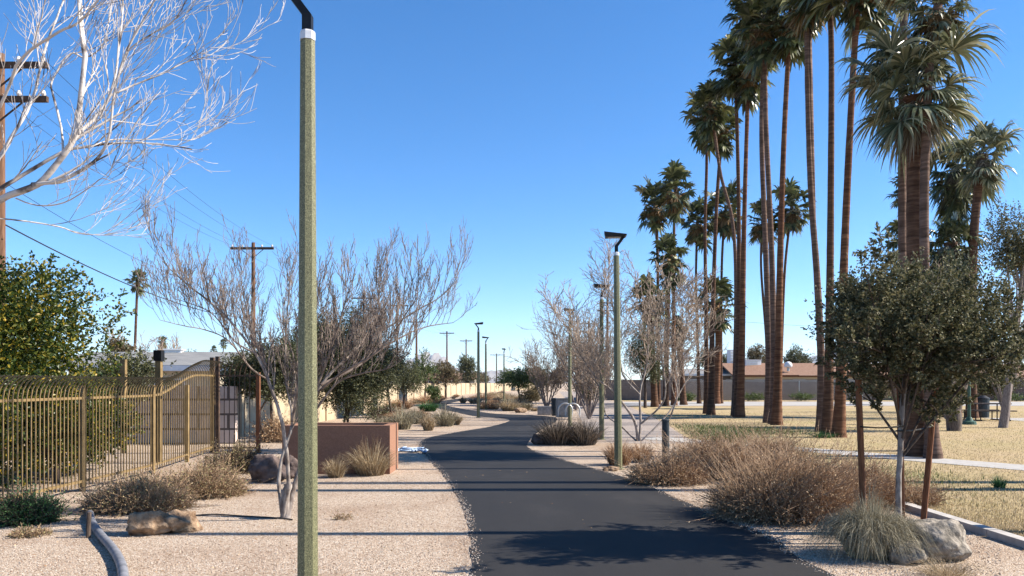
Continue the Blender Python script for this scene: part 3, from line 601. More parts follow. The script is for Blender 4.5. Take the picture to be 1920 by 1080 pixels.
for L, r0, r1, dY, tr_ in stems:
    P, r = limb(tw if tr_ else br, ap2(L, Yt + (.1 if not tr_ else 0), dY), r0, r1, 4, 7)
    sprout(br, P, r, 19, .60, 0, cfg1, t0=.45 if tr_ else .2, bias=(0, 0, .9))
tw.build('trunk', M['bark_mid'], o); br.build('twigs', M['twig_purple'], o)

# bare tree beyond the second lamp post
bx = G(1198, 827); o = thing('bare_tree', 'low forking leafless tree with white stems beside the granite path', 'tree', bx); tw = Tw(); br = Tw(); Yt = bx.y
stems = [
    ([(1196, 830), (1190, 790), (1168, 757), (1145, 730), (1118, 708), (1085, 660), (1062, 610)], .075, .015, -1),
    ([(1198, 830), (1201, 790), (1200, 735), (1213, 680), (1215, 620), (1205, 560)], .07, .015, .5),
    ([(1196, 830), (1165, 800), (1135, 775), (1128, 730), (1100, 690), (1080, 600)], .05, .012, 1.5),
    ([(1201, 795), (1238, 762), (1248, 728), (1240, 660), (1255, 600), (1262, 550)], .05, .012, -1.2),
    ([(1202, 828), (1240, 790), (1262, 762), (1275, 735), (1300, 690), (1318, 650), (1330, 600)], .045, .01, 1.2),
    ([(1200, 740), (1168, 703), (1160, 650), (1150, 580), (1140, 530)], .045, .012, .7),
    ([(1255, 785), (1270, 740), (1262, 690), (1280, 640), (1290, 590)], .04, .012, -.8),
]
cfg2 = dict(trop=[.10, .10, .08], jit=.12, rmin=.0065, leaf=9, max=3, n=[7, 5], ang=(25, 60), ratio=(.4, .68))
for L, r0, r1, dY in stems:
    P, r = limb(tw, ap2(L, Yt, dY), r0 * .6, r1 * .8, 4, 7); sprout(br, P, r, 14, 1.2, 0, cfg2, t0=.4, bias=(0, 0, .35))
tw.build('trunk', M['bark_mid'], o); br.build('twigs', M['twig_pale'], o)

def bare(label, px, Y, h, spread, n, mat='twig_tan', rmin=.01, group=None, name='bare_tree'):
    b = Vector((X_(px, Y), Y, 0)); o = thing(name, label, 'tree', b, group); tw = Tw(); br = Tw()
    cf = dict(trop=[.12, .1, .06], jit=.13, rmin=rmin, leaf=9, max=3, n=[5, 3], ang=(22, 55), ratio=(.4, .7))
    for i in range(n):
        a = i * 2.4; e = b + Vector((math.cos(a) * spread * R.uniform(.6, 1), math.sin(a) * spread * .8, h * R.uniform(.6, .85)))
        mid = b.lerp(e, .45) + Vector((0, 0, h * .02)); P, r = limb(tw, [b + Vector((0, 0, -.05)), mid, e], .02 * h * .6, .006 * h * .6, 5, 6)
        sprout(br, P, r, 10, h * .32, 0, cf, t0=.25, bias=(0, 0, .4))
    tw.build('trunk', M['bark_grey'], o); br.build('twigs', M[mat], o); return o
bare('rusty brown leafless tree behind the concrete bench and bike rack', 1025, 50, 3.9, 2.0, 8, 'twig_grey', .010)
bare('twiggy leafless tree directly behind the two arch bike rack', 1105, 36, 4.3, 1.9, 8, 'twig_grey', .0075)
bare('tall grey leafless tree behind the left lamps of right path', 1080, 48, 6.2, 1.9, 6, 'twig_grey', .0085)
bare('grey leafless tree behind the house beyond the curved fence', 275, 46, 4.4, 1.6, 6, 'twig_pale', .014)
bare('leafless grey tree at the right edge beyond picnic table', 1885, 44, 8.6, 2.6, 5, 'twig_pale', .010)
bare('leafless twiggy tree under the skirted palms right of thick palm', 1775, 36, 6.2, 1.7, 5, 'twig_pale', .009)

# ------------------------------------------------------------ leafy trees
leafy_tree('citrus_tree', 'big yellow green citrus tree rising behind the tan fence', 'tree', (-9.3, 13.6, 0), (-10.0, 13.6, 2.1), (2.6, 3.7, 2.7), 8500, .34, .085, 'leaf_citrus', .14, lumps=34, per=13, fill=.85, floor=.1)
leafy_tree('hedge_bush', 'yellow leafed bush pressing on the tan fence from behind', 'bush', (-7.5, 13.0, 0), (-7.6, 13.2, .95), (.80, 4.2, 1.0), 3000, .22, .075, 'leaf_citrus', .05, lumps=12, per=12, floor=.05)
leafy_tree('hedge_bush', 'brownish green bush behind fence left of the small house', 'bush', (X_(235, 20), 20, 0), (X_(232, 20), 20, 1.6), (1.3, 1, 1.1), 900, .25, .07, 'leaf_olive', .05, lumps=9, floor=.1)
def LT(label, cx, cy, Y, rx, rz, n, mat, base=None, r=.07, leaf=.05, sl=.25, lumps=9, stems=1, bark='bark_dark', group=None, name='evergreen_tree', per=10, ry=None, cat='tree', up=.4):
    k = Y / F; c = A(cx, cy, Y); bpx = base or cx
    return leafy_tree(name, label, cat, (X_(bpx, Y), Y, 0), tuple(c), (rx * k, (ry or rx * .9) * k, rz * k), n, sl, leaf, mat, r, group, lumps, stems, bark, per, up)
LT('dark evergreen tree overhanging the right end of the metal fence', 500, 692, 22, 92, 66, 4200, 'leaf_olive', r=.07, leaf=.06, sl=.25, lumps=18, stems=2)
LT('broad dark evergreen tree with three slim stems above the brown planter', 655, 682, 31, 130, 112, 9500, 'leaf_olive', base=650, r=.09, leaf=.07, sl=.3, lumps=26, stems=3)
LT('evergreen tree close behind the near lamp post', 590, 665, 36, 78, 82, 2400, 'leaf_olive', r=.08, leaf=.08, sl=.4)
LT('young evergreen tree with reddish stake right of planter', 717, 692, 37, 66, 60, 2000, 'leaf_olive', base=736, r=.07, leaf=.07, sl=.35)
LT('smaller evergreen tree with pale trunk by the beige wall', 762, 703, 46, 42, 44, 900, 'leaf_olive', base=754, r=.08, leaf=.08, sl=.4)
LT('olive green tree behind beige wall left of the wooden pole', 795, 700, 72, 30, 38, 700, 'leaf_green', r=.12, leaf=.14, sl=.5)
LT('brown tinged tree behind the beige wall', 836, 700, 84, 28, 32, 700, 'leaf_brown', r=.12, leaf=.15, sl=.5)
LT('bright green shrub leaning over the beige wall', 815, 735, 56, 16, 15, 300, 'leaf_green', r=.05, leaf=.1, sl=.3, name='green_shrub', cat='shrub')
LT('tall rounded tree beyond wall left of the middle lamp pair', 875, 690, 120, 24, 36, 700, 'leaf_olive', r=.16, leaf=.2, sl=.6)
LT('wide olive green tree beyond the straw clumps mid picture', 975, 712, 58, 44, 26, 1000, 'leaf_green', r=.09, leaf=.10, sl=.4)
LT('low dark brush under the wide olive tree', 992, 740, 52, 28, 14, 500, 'leaf_brown', r=.04, leaf=.08, sl=.3, name='dark_bush', cat='bush')
LT('dark evergreen tree left of far wall on the granite path', 1108, 690, 50, 34, 58, 1300, 'leaf_brown', r=.1, leaf=.09, sl=.4)
LT('dark bush at foot of the evergreen along granite path', 1104, 722, 47, 34, 26, 800, 'leaf_olive', r=.05, leaf=.08, sl=.3, name='dark_bush', cat='bush')
LT('large dark evergreen behind the white stemmed bare tree', 1210, 672, 52, 52, 66, 1900, 'leaf_olive', r=.12, leaf=.09, sl=.45, lumps=11)
LT('brown green tree rising behind house roof', 1418, 674, 110, 32, 26, 800, 'leaf_brown', r=.2, leaf=.2, sl=.7)
LT('rounded green tree right of the roof dome', 1492, 682, 112, 30, 34, 800, 'leaf_olive', r=.2, leaf=.2, sl=.7)
LT('small dark tree over grey house left of palms', 1330, 672, 105, 26, 24, 600, 'leaf_olive', r=.2, leaf=.2, sl=.6)
LT('far tree with pale gap behind the paired palms', 1368, 680, 118, 20, 26, 500, 'leaf_olive', r=.2, leaf=.2, sl=.6)
LT('dark green tree behind house beyond curved fence', 352, 676, 66, 34, 18, 600, 'leaf_green', r=.1, leaf=.12, sl=.4)
LT('brownish tree between the citrus and lone tall palm', 225, 660, 42, 22, 28, 500, 'leaf_brown', r=.08, leaf=.1, sl=.35)
LT('dark leafed tree hanging in at upper right edge', 1905, 462, 29, 68, 72, 1200, 'leaf_oak', base=1880, r=.16, leaf=.085, sl=.45, lumps=12, bark='bark_grey')
LT('dark low tree beyond trash barrel at right edge', 1850, 722, 45, 62, 32, 900, 'leaf_olive', r=.1, leaf=.1, sl=.4)
LT('dark shrub mass against the brown wall right of the three palms', 1640, 728, 60, 55, 20, 700, 'leaf_brown', r=.08, leaf=.11, sl=.4, name='dark_bush', cat='bush')
# leaning trunk tree beside the green lamp
b = G(1789, 808); o = thing('forked_tree', 'grey forked leaning tree trunk left of the picnic table', 'tree', b); tw = Tw()
limb(tw, [b + Vector((0, 0, -.05)), A(1790, 770, b.y), A(1800, 735, b.y), A(1812, 690, b.y), A(1822, 620, b.y)], .24, .12, 5, 10)
limb(tw, [b + Vector((-.05, 0, -.05)), A(1783, 760, b.y), A(1780, 720, b.y), A(1760, 650, b.y)], .20, .10, 5, 10)
mb = MB(); shoots(mb, A(1800, 640, b.y), (1.9, 1.6, 1.1), 1300, .3, .06, 9, 10); tw.build('trunk', M['bark_brown'], o); mb.build('crown', M['leaf_oak'], o)
# far tree belt, many alike, tiny
mb = MB(); shoots(mb, (0, 0, 2.3), (2.6, 2.4, 1.9), 520, .6, .28, 8, 9); tmp = mb.build('crown', M['leaf_olive']); belt_c = [tmp.data]; bpy.data.objects.remove(tmp)
mb = MB(); shoots(mb, (0, 0, 2.6), (2.2, 2.4, 2.2), 520, .6, .28, 7, 9); tmp = mb.build('crown', M['leaf_brown']); belt_c.append(tmp.data); bpy.data.objects.remove(tmp)
tw = Tw(); limb(tw, [(0, 0, -.1), (.1, 0, 1.2), (0, .1, 2.6)], .22, .1, 4, 6); 
dm = thing('distant_tree', 'tmp', 'tree'); tmp = tw.build('trunk', M['bark_dark'], dm); belt_t = tmp.data; bpy.data.objects.remove(tmp); bpy.data.objects.remove(dm)
spots = []
for i in range(26): spots.append((R.uniform(560, 1080), R.uniform(150, 330), 'distant tree on the horizon beyond the path'))
for i in range(16): spots.append((R.uniform(1290, 1900), R.uniform(125, 260), 'distant tree behind the houses across the lawn'))
for i in range(10): spots.append((R.uniform(-40, 480), R.uniform(110, 260), 'distant tree behind the houses left of path'))
for i, (px, Y, lb) in enumerate(spots):
    o = thing('distant_tree', lb, 'tree', (X_(px, Y), Y, 0), lb.replace('distant tree', 'distant trees')); s_ = R.uniform(.8, 1.5)
    put(belt_t, 'trunk', o, ORG[o.name], s_, 0); put(belt_c[i % 2], 'crown', o, ORG[o.name], (s_, s_, s_ * R.uniform(.7, 1.1)), R.uniform(0, 6))

# staked young oak
tb = Vector((X_(1688, 8.1), 8.1, 0)); o = thing('young_oak', 'young dense dark leafed tree tied between three wooden stakes', 'tree', tb); tw = Tw()
P, r = limb(tw, [tb + Vector((0, 0, -.05)), A(1684, 950, 8.1), A(1687, 860, 8.1), A(1691, 770, 8.1), A(1700, 690, 8.1)], .030, .024, 3, 12)
tw.build('trunk', M['bark_mid'], o)
tw = Tw(); mb = MB(); tips = []
cfgo = dict(trop=[.03, .05, .08, .05], jit=.16, rmin=.0022, leaf=2, max=4, n=[7, 5, 4], ang=(25, 70), ratio=(.45, .7))
ends = [(1600, 640), (1640, 560), (1650, 700), (1700, 560), (1740, 600), (1780, 540), (1800, 640), (1840, 600), (1870, 670), (1760, 690), (1700, 650), (1620, 500), (1560, 660), (1900, 620), (1820, 700), (1590, 590), (1720, 640), (1670, 620)]
for i, (ex, ey) in enumerate(ends):
    dY = ((i * 7) % 11 / 10 - .5) * 1.7; s0 = P[-1 - (i % 7)]
    e = np.array(A(ex, ey, 8.1 + dY)); mid = s0 * .5 + e * .5 + np.array([0, 0, .03])
    Q, rq = limb(tw, [s0, mid, e], .016, .005, 4, 5); sprout(tw, Q, rq, 7, .34, 1, cfgo, tips, t0=.25, bias=(0, 0, .15))
for Pp, dd in tips:
    n = 13; i = N.integers(1, 5, n); u = N.uniform(0, 1, (n, 1)); Q = Pp[i] * (1 - u) + Pp[i + 1 if False else np.minimum(i + 1, 5)] * u
    mb.add(*leaf_block(Q, dd * .5 + N.normal(0, .6, (n, 3)), .040 * N.uniform(.6, 1.25, n), .0115 * N.uniform(.8, 1.2, n)))
shoots(mb, A(1735, 615, 8.1), (1.2, .85, .86), 2900, .2, .036, 20, 11, .45, .3, fill=.7)
shoots(mb, A(1620, 575, 8.1), (.42, .5, .62), 600, .22, .034, 7, 9, .9, .3)
tw.build('branches', M['bark_dark'], o); mb.build('crown', M['leaf_oak'], o)
STK = [((1622, 7.95), (1609, 712), 'left', 'reddish wooden stake leaning left of the young oak trunk'), ((1729, 8.85), (1757, 690), 'right', 'reddish wooden stake leaning right of the young oak trunk'), ((1692, 8.6), (1686, 700), 'mid', 'reddish wooden stake standing upright behind the young oak trunk')]
for (bxp, Ys), (tx, ty), _, lb in STK:
    b = Vector((X_(bxp, Ys), Ys, -.05)); t_ = A(tx, ty, Ys); mb = MB().tubes(np.array([b, b.lerp(t_, .5), t_]), np.array([.033, .032, .031]), 10, cap=True)
    tag(mb.build('wooden_stake', M['stake'], origin=(b.x, b.y, 0), smooth=False), lb, 'stake', 'stakes around the young oak')
for (bxp, Ys), (tx, ty), nm, lb in STK[:2]:
    q = A({'left': 1617, 'right': 1741}[nm], 800, Ys); c = Vector(P[6]); c.z = q.z + .0
    pts = [q + Vector((-.035 if nm == 'left' else .035, 0, .0)), q + Vector((0, -.04, 0)), q.lerp(c, .5) + Vector((0, -.02, -.015)), c + Vector((0, -.045, 0)), c + Vector((.04 if nm == 'left' else -.04, 0, 0))]
    Q = spline([tuple(p) for p in pts], 5); tag(MB().tubes(Q, np.full(len(Q), .008), 6).build('tree_tie', M['rubber'], origin=(c.x, c.y, c.z)), 'dark rubber tie from young oak trunk to the %s leaning stake' % nm, 'tie')

# ------------------------------------------------------------ grasses and shrubs
def tuft(label, px, py, w, h, mat, n, droop=.7, name='grass_clump', cat='grass clump', group=None, bw=None, z=0.0):
    c = G(px, py); k = c.y / F; rx = w * k / 2; c.y += rx * .55
    mb = MB(); blades(mb, (c.x, c.y, 0), n, rx, rx * .9, h * k * 1.25, bw or max(.004, .9 * k), spread=1.0, droop=droop)
    return tag(mb.build(name, M[mat], origin=(c.x, c.y, 0)), label, cat, group)
def shrub(label, px, py, w, h, n, mat, leaf=.03, twr=.0036, per=5, name='dry_shrub', twm='twig_tan', ryf=.8):
    c = G(px, py); k = c.y / F; rx = w * k / 2; ry = rx * ryf; c.y += ry * .85; hh = h * k
    o = thing(name, label, 'shrub', (c.x, c.y, 0)); mb = MB(); tm = MB(); twiggy(mb, tm, (c.x, c.y, 0), rx, ry, hh, n, leaf, per, twr)
    tm.build('twigs', M[twm], o); mb.build('foliage', M[mat], o); return o
# left
shrub('small bushy green shrub at the foot of the tan fence', 32, 985, 95, 72, 1500, 'leaf_bushgreen', .028, per=9, name='green_shrub', twm='bark_dark')
shrub('sprawling brown green shrub spreading left along the fence foot', 225, 966, 210, 70, 2600, 'dry_dark', .026, per=5, twm='twig_tan')
shrub('sprawling olive brown shrub reaching right from the fence', 350, 938, 190, 66, 2200, 'dry_dark', .028, per=5, twm='twig_tan')
shrub('dark dried shrub under the right end of the fence', 425, 890, 110, 62, 1200, 'dry_dark', .035, per=6, twm='bark_dark')
shrub('dead flat sprig on gravel at the left edge', 38, 1010, 85, 22, 260, 'dry_dark', .022, per=4)
shrub('dry brown shrub seen between fence end and bare tree', 512, 830, 75, 52, 700, 'dry_leaf', .05, .005)
tuft('small pale grass clump left before the brown planter', 626, 897, 56, 42, 'straw', 420)
tuft('tall pale grass clump hiding right part of planter front', 690, 894, 100, 66, 'straw', 900)
shrub('little dead plant alone on gravel right of the bare tree', 640, 976, 36, 18, 60, 'dry_dark', .02, per=3)
MID = [(752, 806, 60, 44, 'straw_grey', 'grey clump behind the planter near the path'), (802, 808, 34, 34, 'straw', 'upright straw clump beside gravel strip'), (832, 800, 62, 40, 'straw_grey', 'wide grey straw clump near the path bend'),
    (853, 797, 32, 24, 'straw', 'small golden clump at the path bend tip'), (775, 795, 50, 34, 'straw_grey', 'dull clump between two straw clumps left of path'), (712, 784, 76, 32, 'straw_dark', 'dark clump below the evergreen'),
    (802, 772, 50, 22, 'leaf_bushgreen', 'dark green clump in the middle bed'), (750, 768, 60, 24, 'straw_orange', 'rusty clump by the small evergreen'), (800, 757, 90, 18, 'straw_orange', 'long rusty clump row before the beige wall'),
    (868, 756, 18, 13, 'straw', 'tiny straw clump left of the middle lamp'), (890, 757, 34, 14, 'straw', 'straw clump left behind the middle lamp'), (922, 768, 46, 20, 'straw_orange', 'straw clump at foot of the middle lamp pair'),
    (955, 771, 52, 25, 'straw', 'plump straw clump right of the middle lamps'), (982, 770, 46, 22, 'straw_grey', 'grey straw clump left of the concrete bench'), (905, 751, 60, 14, 'straw_orange', 'far rusty clump right of path'),
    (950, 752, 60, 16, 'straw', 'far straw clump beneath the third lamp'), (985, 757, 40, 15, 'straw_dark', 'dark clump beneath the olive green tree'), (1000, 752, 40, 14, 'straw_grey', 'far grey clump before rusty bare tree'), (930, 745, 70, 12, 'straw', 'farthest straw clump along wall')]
for px, py, w, h, mt, lb in MID: tuft(lb, px, py, w, h, mt, 520, droop=.9)
def many(nn, poly, lb, grp, mats):
    k = 0
    while k < nn:
        px = R.uniform(min(p[0] for p in poly), max(p[0] for p in poly)); py = R.uniform(min(p[1] for p in poly), max(p[1] for p in poly)); g = G(px, py)
        if inside(np.array([px]), np.array([py]), poly)[0] and not inside(np.array([g.x]), np.array([g.y]), path_poly)[0]:
            sc = 1480 / g.y * R.uniform(.5, 1.05); m_ = mats[k % len(mats)]; tuft(lb, px, py, sc * 1.1, sc * R.uniform(.38, .6), m_, 260, droop=1.2, group=grp); k += 1
many(16, [(700, 765), (760, 752), (838, 752), (800, 762), (830, 772), (770, 800), (700, 800)], 'low dry straw clump in the bed left of the path bend', 'straw clumps left of the path bend', ('straw_orange', 'straw_grey', 'straw', 'straw_dark'))
many(30, [(905, 748), (1000, 744), (1004, 772), (960, 774), (900, 768), (885, 757)], 'low dry straw clump in the bed behind the middle lamps', 'straw clumps behind the middle lamps', ('straw_orange', 'straw', 'straw_grey', 'straw', 'straw_dark'))
many(22, [(700, 752), (830, 742), (1000, 736), (1000, 744), (880, 748), (800, 754)], 'far low straw clump before the beige wall', 'far straw clumps before the beige wall', ('straw_orange', 'straw', 'straw_dark'))
# island by the path
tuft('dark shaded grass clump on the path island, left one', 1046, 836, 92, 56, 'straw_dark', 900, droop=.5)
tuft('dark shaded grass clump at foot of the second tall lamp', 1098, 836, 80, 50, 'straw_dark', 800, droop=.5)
tuft('orange tan grass clump round the base of the third lamp from left', 1163, 874, 74, 52, 'straw_orange', 700)
tuft('orange grass mound between lamp base and dark bollard', 1205, 868, 60, 42, 'straw_orange', 600, droop=1.0)
# right brown shrubs
shrub('low brown shrub at left end of the right shrub bed', 1262, 912, 150, 66, 2400, 'dry_leaf', .026)
shrub('brown shrub behind the low one, right of bollard', 1355, 902, 190, 88, 3400, 'dry_leaf', .026)
shrub('tall brown shrub at the back of the right bed', 1440, 890, 170, 84, 3000, 'dry_leaf', .026)
shrub('largest brown shrub nearest the path on the right', 1500, 984, 270, 128, 7200, 'dry_leaf', .023)
shrub('brown shrub reaching behind the left stake', 1610, 955, 190, 100, 3800, 'dry_leaf', .024)
shrub('sparse straw shrub right of the stakes by kerb', 1725, 952, 120, 62, 750, 'dry_leaf', .02)
tuft('pale upright straw clump atop the brown shrub bed', 1500, 890, 110, 62, 'straw', 420, droop=.5)
tuft('green grass patch beside kerb end past the shrubs', 1372, 832, 90, 30, 'leaf_green', 700, droop=.6)
tuft('big drooping grey green grass clump beneath the young oak', 1655, 1054, 175, 128, 'straw_grey', 4200, droop=1.5, bw=.0055)
tuft('flattened dead grass at the bottom right corner', 1800, 1092, 150, 40, 'straw', 420, droop=1.3)
tuft('small bright green weed on the dry lawn', 1880, 917, 36, 27, 'leaf_bushgreen', 160, droop=.6, name='weed', cat='weed')
tuft('green weeds at the foot of the three palms', 1548, 822, 60, 14, 'leaf_bushgreen', 260, droop=.6, name='weed', cat='weed')
# loose grass blades over the near lawn, and litter of leaves
def scatter_blades(n, fx, h0, h1, w):
    xy = fx(n); n = len(xy); a = N.uniform(0, 6.28, n); h = N.uniform(h0, h1, n); ln = N.uniform(0, .8, n) * h
    b = np.stack([xy[:, 0], xy[:, 1], np.full(n, .004)], 1); t_ = b + np.stack([np.cos(a) * ln, np.sin(a) * ln, h], 1); wd = np.stack([-np.sin(a), np.cos(a), 0 * a], 1) * w * (.6 + xy[:, 1:2] / 20)
    return np.stack([b - wd, b + wd, t_], 1).reshape(-1, 3), np.arange(n * 3).reshape(n, 3)
swp = sw
def lawn_xy(n):
    u = N.uniform(0, 1, n * 2); y = 7.5 * (45 / 7.5) ** u; x = 5.3 + N.uniform(0, 1, n * 2) ** 1.2 * (y * .70 - 5.0); k = (x > 5.32 + np.maximum(0, y - 23) * .09) & ~inside(x, y, swp); return np.stack([x[k], y[k]], 1)[:n]
mb = MB(); mb.add(*scatter_blades(60000, lawn_xy, .015, .045, .004)); tag(mb.build('lawn_grass', M['grass_mix']), 'short dry straw coloured turf blades across the lawn', 'grass', kind='stuff')
def green_xy(n):
    a = N.normal(0, 1, (n, 2)); c = np.array([[6.3, 25], [7.2, 28.5], [5.9, 21.5], [8.5, 27], [6.2, 14.0]])[N.integers(0, 5, n)]; p = c + a * np.array([.8, 1.3]); return p[(p[:, 0] > 5.35 + np.maximum(0, p[:, 1] - 23) * .11)]
mb = MB(); mb.add(*scatter_blades(14000, green_xy, .03, .09, .005)); tag(mb.build('green_turf', M['leaf_green']), 'greener grass patches along the lawn edge', 'grass', kind='stuff')
mb = MB(); n = 1500; x = N.uniform(-5.5, 5, n); y = N.uniform(6, 16, n); C_ = np.stack([x, y, N.uniform(.012, .02, n)], 1); D_ = np.stack([N.normal(0, 1, n), N.normal(0, 1, n), N.normal(0, .1, n)], 1)
k = ~inside(x, y, path_poly) | (N.uniform(0, 1, n) < .06)
mb.add(*leaf_block(C_[k], D_[k], N.uniform(.015, .04, k.sum()), N.uniform(.003, .008, k.sum()))); tag(mb.build('leaf_litter', M['dry_leaf']), 'dry leaf litter scattered on the gravel', 'leaf litter', kind='stuff')

# ------------------------------------------------------------ rocks
def rock(label, px, py, w, h, mat, seed, depth=.8, group=None, sharp=.9):
    c = G(px, py); k = c.y / F; rx = w * k / 2; ry = rx * depth; rz = h * k; c.y += ry * .7; rg = np.random.default_rng(seed)
    import bmesh
    bm = bmesh.new(); bmesh.ops.create_icosphere(bm, subdivisions=5, radius=1); V = np.array([v.co[:] for v in bm.verts])
    pl = unit(rg.normal(0, 1, (16, 3))); dd = rg.uniform(.62, .95, 16); s_ = np.ones(len(V))
    for p, d_ in zip(pl, dd):
        q = V @ p; m_ = q > d_ ; s_[m_] = np.minimum(s_[m_], d_ / q[m_])
    V = V * (s_[:, None] * sharp + (1 - sharp))
    from mathutils import noise as mn
    of = Vector(rg.uniform(0, 50, 3)); V = np.array([v * (1 + .20 * mn.fractal(Vector(v) * 1.5 + of, .9, 2.2, 6) - .12 * max(0, .25 - abs(mn.noise(Vector(v) * 1.7 + of)))) for v in V])
    V = V * np.array([rx, ry, rz * .68]); V[:, 2] += rz * .36; ft = [tuple(v.index for v in f.verts) for f in bm.faces]; bm.free()
    V[:, 0] += c.x; V[:, 1] += c.y
    return tag(MB().add(V, ft).build('rock', M[mat], origin=(c.x, c.y, 0), smooth=True), label, 'rock', group)
rock('brown split boulder on the gravel before the fence shrubs', 272, 1006, 84, 48, 'rock_brown', 33)
rock('tan half buried boulder leaning on the brown boulder right side', 322, 1001, 96, 44, 'rock_brown', 35)
rock('large grey boulder beside the drooping grass clump', 1785, 1056, 158, 74, 'rock_grey', 21)
rock('small jagged grey rock between grass clump and large boulder', 1712, 1060, 70, 44, 'rock_grey', 9)
rock('dark shaded boulder behind the bare tree, left one', 492, 905, 86, 48, 'rock_dark_shaded', 12)
rock('dark shaded boulder touching the bare tree stems', 540, 898, 56, 40, 'rock_dark_shaded', 14)
rock('dark grey rock on the gravel below fence end', 440, 872, 44, 26, 'rock_dark_shaded', 15)
rock('dark rock at tip of the path island', 1014, 834, 36, 20, 'rock_dark_shaded', 16)
rock('pale rock between the two dark grass clumps', 1076, 834, 20, 16, 'rock_grey', 17)
rock('rusty flat stone at the base of second lamp from right', 1146, 884, 34, 10, 'rock_brown', 18)
rock('low rock left of the concrete bench', 976, 774, 26, 10, 'rock_brown', 19)

# ------------------------------------------------------------ lamps
def make_lamp(label, loc):
    o = thing('street_lamp', label, 'street lamp', (0, 0, 0), 'street lamps along the path')
    MB().tubes(np.array([(0, 0, .02), (0, 0, 2), (0, 0, 4.08)]), np.array([.076, .067, .054]), 8, cap=True, rot=-.044).build('pole', M['olive'], o)
    MB().tubes(np.array([(0, 0, 0), (0, 0, .012), (0, 0, .03)]), np.array([.12, .12, .10]), 12, cap=True).build('base_plate', M['olive'], o)
    MB().tubes(np.array([(0, 0, 4.085), (0, 0, 4.14), (0, 0, 4.152)]), np.array([.056, .056, .048]), 8, cap=True, rot=-.044).build('collar', M['collar'], o)
    MB().beam((0, 0, 4.15), (0, 0, 4.262), .066, .066).build('stem', M['black'], o)
    a = MB(); a.hexa([(-.034, -.034, 4.262), (.034, -.034, 4.262), (.034, .034, 4.262), (-.034, .034, 4.262), (.10, -.03, 4.44), (.165, -.03, 4.44), (.165, .03, 4.44), (.10, .03, 4.44)]); a.build('arm', M['black'], o)
    hd = MB(); x0, x1 = -.23, .20
    hd.hexa([(x0 + .02, -.12, 4.435), (x1 - .03, -.12, 4.438), (x1 - .03, .12, 4.438), (x0 + .02, .12, 4.435), (x0, -.13, 4.535), (x1, -.13, 4.475), (x1, .13, 4.475), (x0, .13, 4.535)])
    h_ = hd.build('lamp_head', M['black'], o); MB().box((-.03, 0, 4.431), (.26, .16, .006)).build('lens', M['lens'], h_)
    return o
lampP = make_lamp('nearest speckled olive lamp post rising left of the path', None)
LAMPS = [((-1.455, 5.62), math.pi, None), ((G(1161, 881).x, 15.1), -.1, 'tall lamp post right of path beside orange grass clump'), ((X_(1128, 23), 23.0), 0.0, 'lamp post rising from dark grass clump on the path island'), ((X_(1068.5, 30.5), 30.5), .1, 'lamp post directly behind the bike rack'),
    ((X_(897, 37.5), 37.5), math.pi, 'lamp post on gravel tip left of the path bend'), ((X_(911, 49), 49), .2, 'slim lamp post standing in the straw clumps'), ((X_(945, 66), 66), math.pi / 2.4, 'farthest thin dark lamp post beyond the straw clumps')]
for i, ((x, y), rz, lb) in enumerate(LAMPS):
    l_ = lampP if i == 0 else copy_tree(lampP)
    l_.location = (x, y, 0); l_.rotation_euler = (0, 0, rz)
    if lb: l_['label'] = lb
    if i == 1: l_.rotation_euler = (0, -.009, rz)

# ------------------------------------------------------------ metal fence with bent pickets
fo = thing('metal_fence', 'long tan metal fence with outward curving picket tops', 'fence', (-6.5, 9, 0))
FX = -6.5; y0, yA, yB, yC = 9.1, 14.3, 17.2, 18.6
def raise_(y): 
    t = min(1, max(0, (y - yA) / (yB - yA))); return .40 * t * t * (3 - 2 * t)
def fx(y): return FX - .5 * min(1, max(0, (y - yA) / (yC - yA)))
def picket_mesh(x, y, h, dx, dy, mbx):
    pts = [(x, y, .08), (x, y, h * .5), (x, y, h)]
    for a in (20, 40, 60, 75): r_ = .30; q = r_ * (1 - math.cos(math.radians(a))); pts.append((x + dx * q, y + dy * q, h + r_ * math.sin(math.radians(a))))
    P = np.array(pts); mbx.tubes(P, np.full(len(P), .0105), 4, rot=.785)
y = y0; first = None
while y < yC:
    h = 1.46 + raise_(y); pm = MB()
    if y < yA:
        if first is None: picket_mesh(FX, y, h, 1, 0, pm); first = pm.build('picket', M['fence'], fo); fy = y
        else: c = first.copy(); COL.objects.link(c); c.location.y = y - fy
    else: picket_mesh(fx(y), y, h, 1, 0, pm); pm.build('picket', M['fence'], fo)
    y += .098 if y < yA else .135
for y in (9.55, 11.95, 14.3, 16.4):
    MB().box((fx(y) - .035, y + .06, .80), (.07, .07, 1.62)).build('post', M['fence'], fo)
ys = np.linspace(y0 - .6, yC, 26); 
for zz in (1.42, .16):
    P = np.array([(fx(y) - .02, y, zz + (raise_(y) if zz > 1 else 0)) for y in ys]); MB().tubes(P, np.full(len(P), .026), 4, rot=.785).build('rail', M['fence'], fo)
# return section towards the right
fo2 = thing('metal_gate', 'dark shaded gate panel with curved pickets ending at rusty post', 'gate', (-7.0, 18.6, 0)); gx0, gx1, gy = -7.0, -6.02, 18.6
x = gx0 + .1
while x < gx1 - .05:
    pm = MB(); picket_mesh(x, gy, 1.82, .7, -.7, pm); pm.build('picket', M['fence_shaded'], fo2); x += .12
for zz in (1.82, .12): MB().beam((gx0, gy + .02, zz), (gx1, gy + .02, zz), .04, .04).build('rail', M['fence_shaded'], fo2)
MB().box((gx0 - .06, gy, 1.12), (.09, .09, 2.26)).build('post', M['fence_shaded'], fo2); MB().box((gx0 + .1, gy - .1, 1.12), (.08, .08, 2.3)).build('post', M['fence_shaded'], fo2)
p_ = MB().box((gx1 + .04, gy, .95), (.085, .085, 1.9)).build('post', M['stake'], fo2); p_['label'] = 'reddish brown end post'
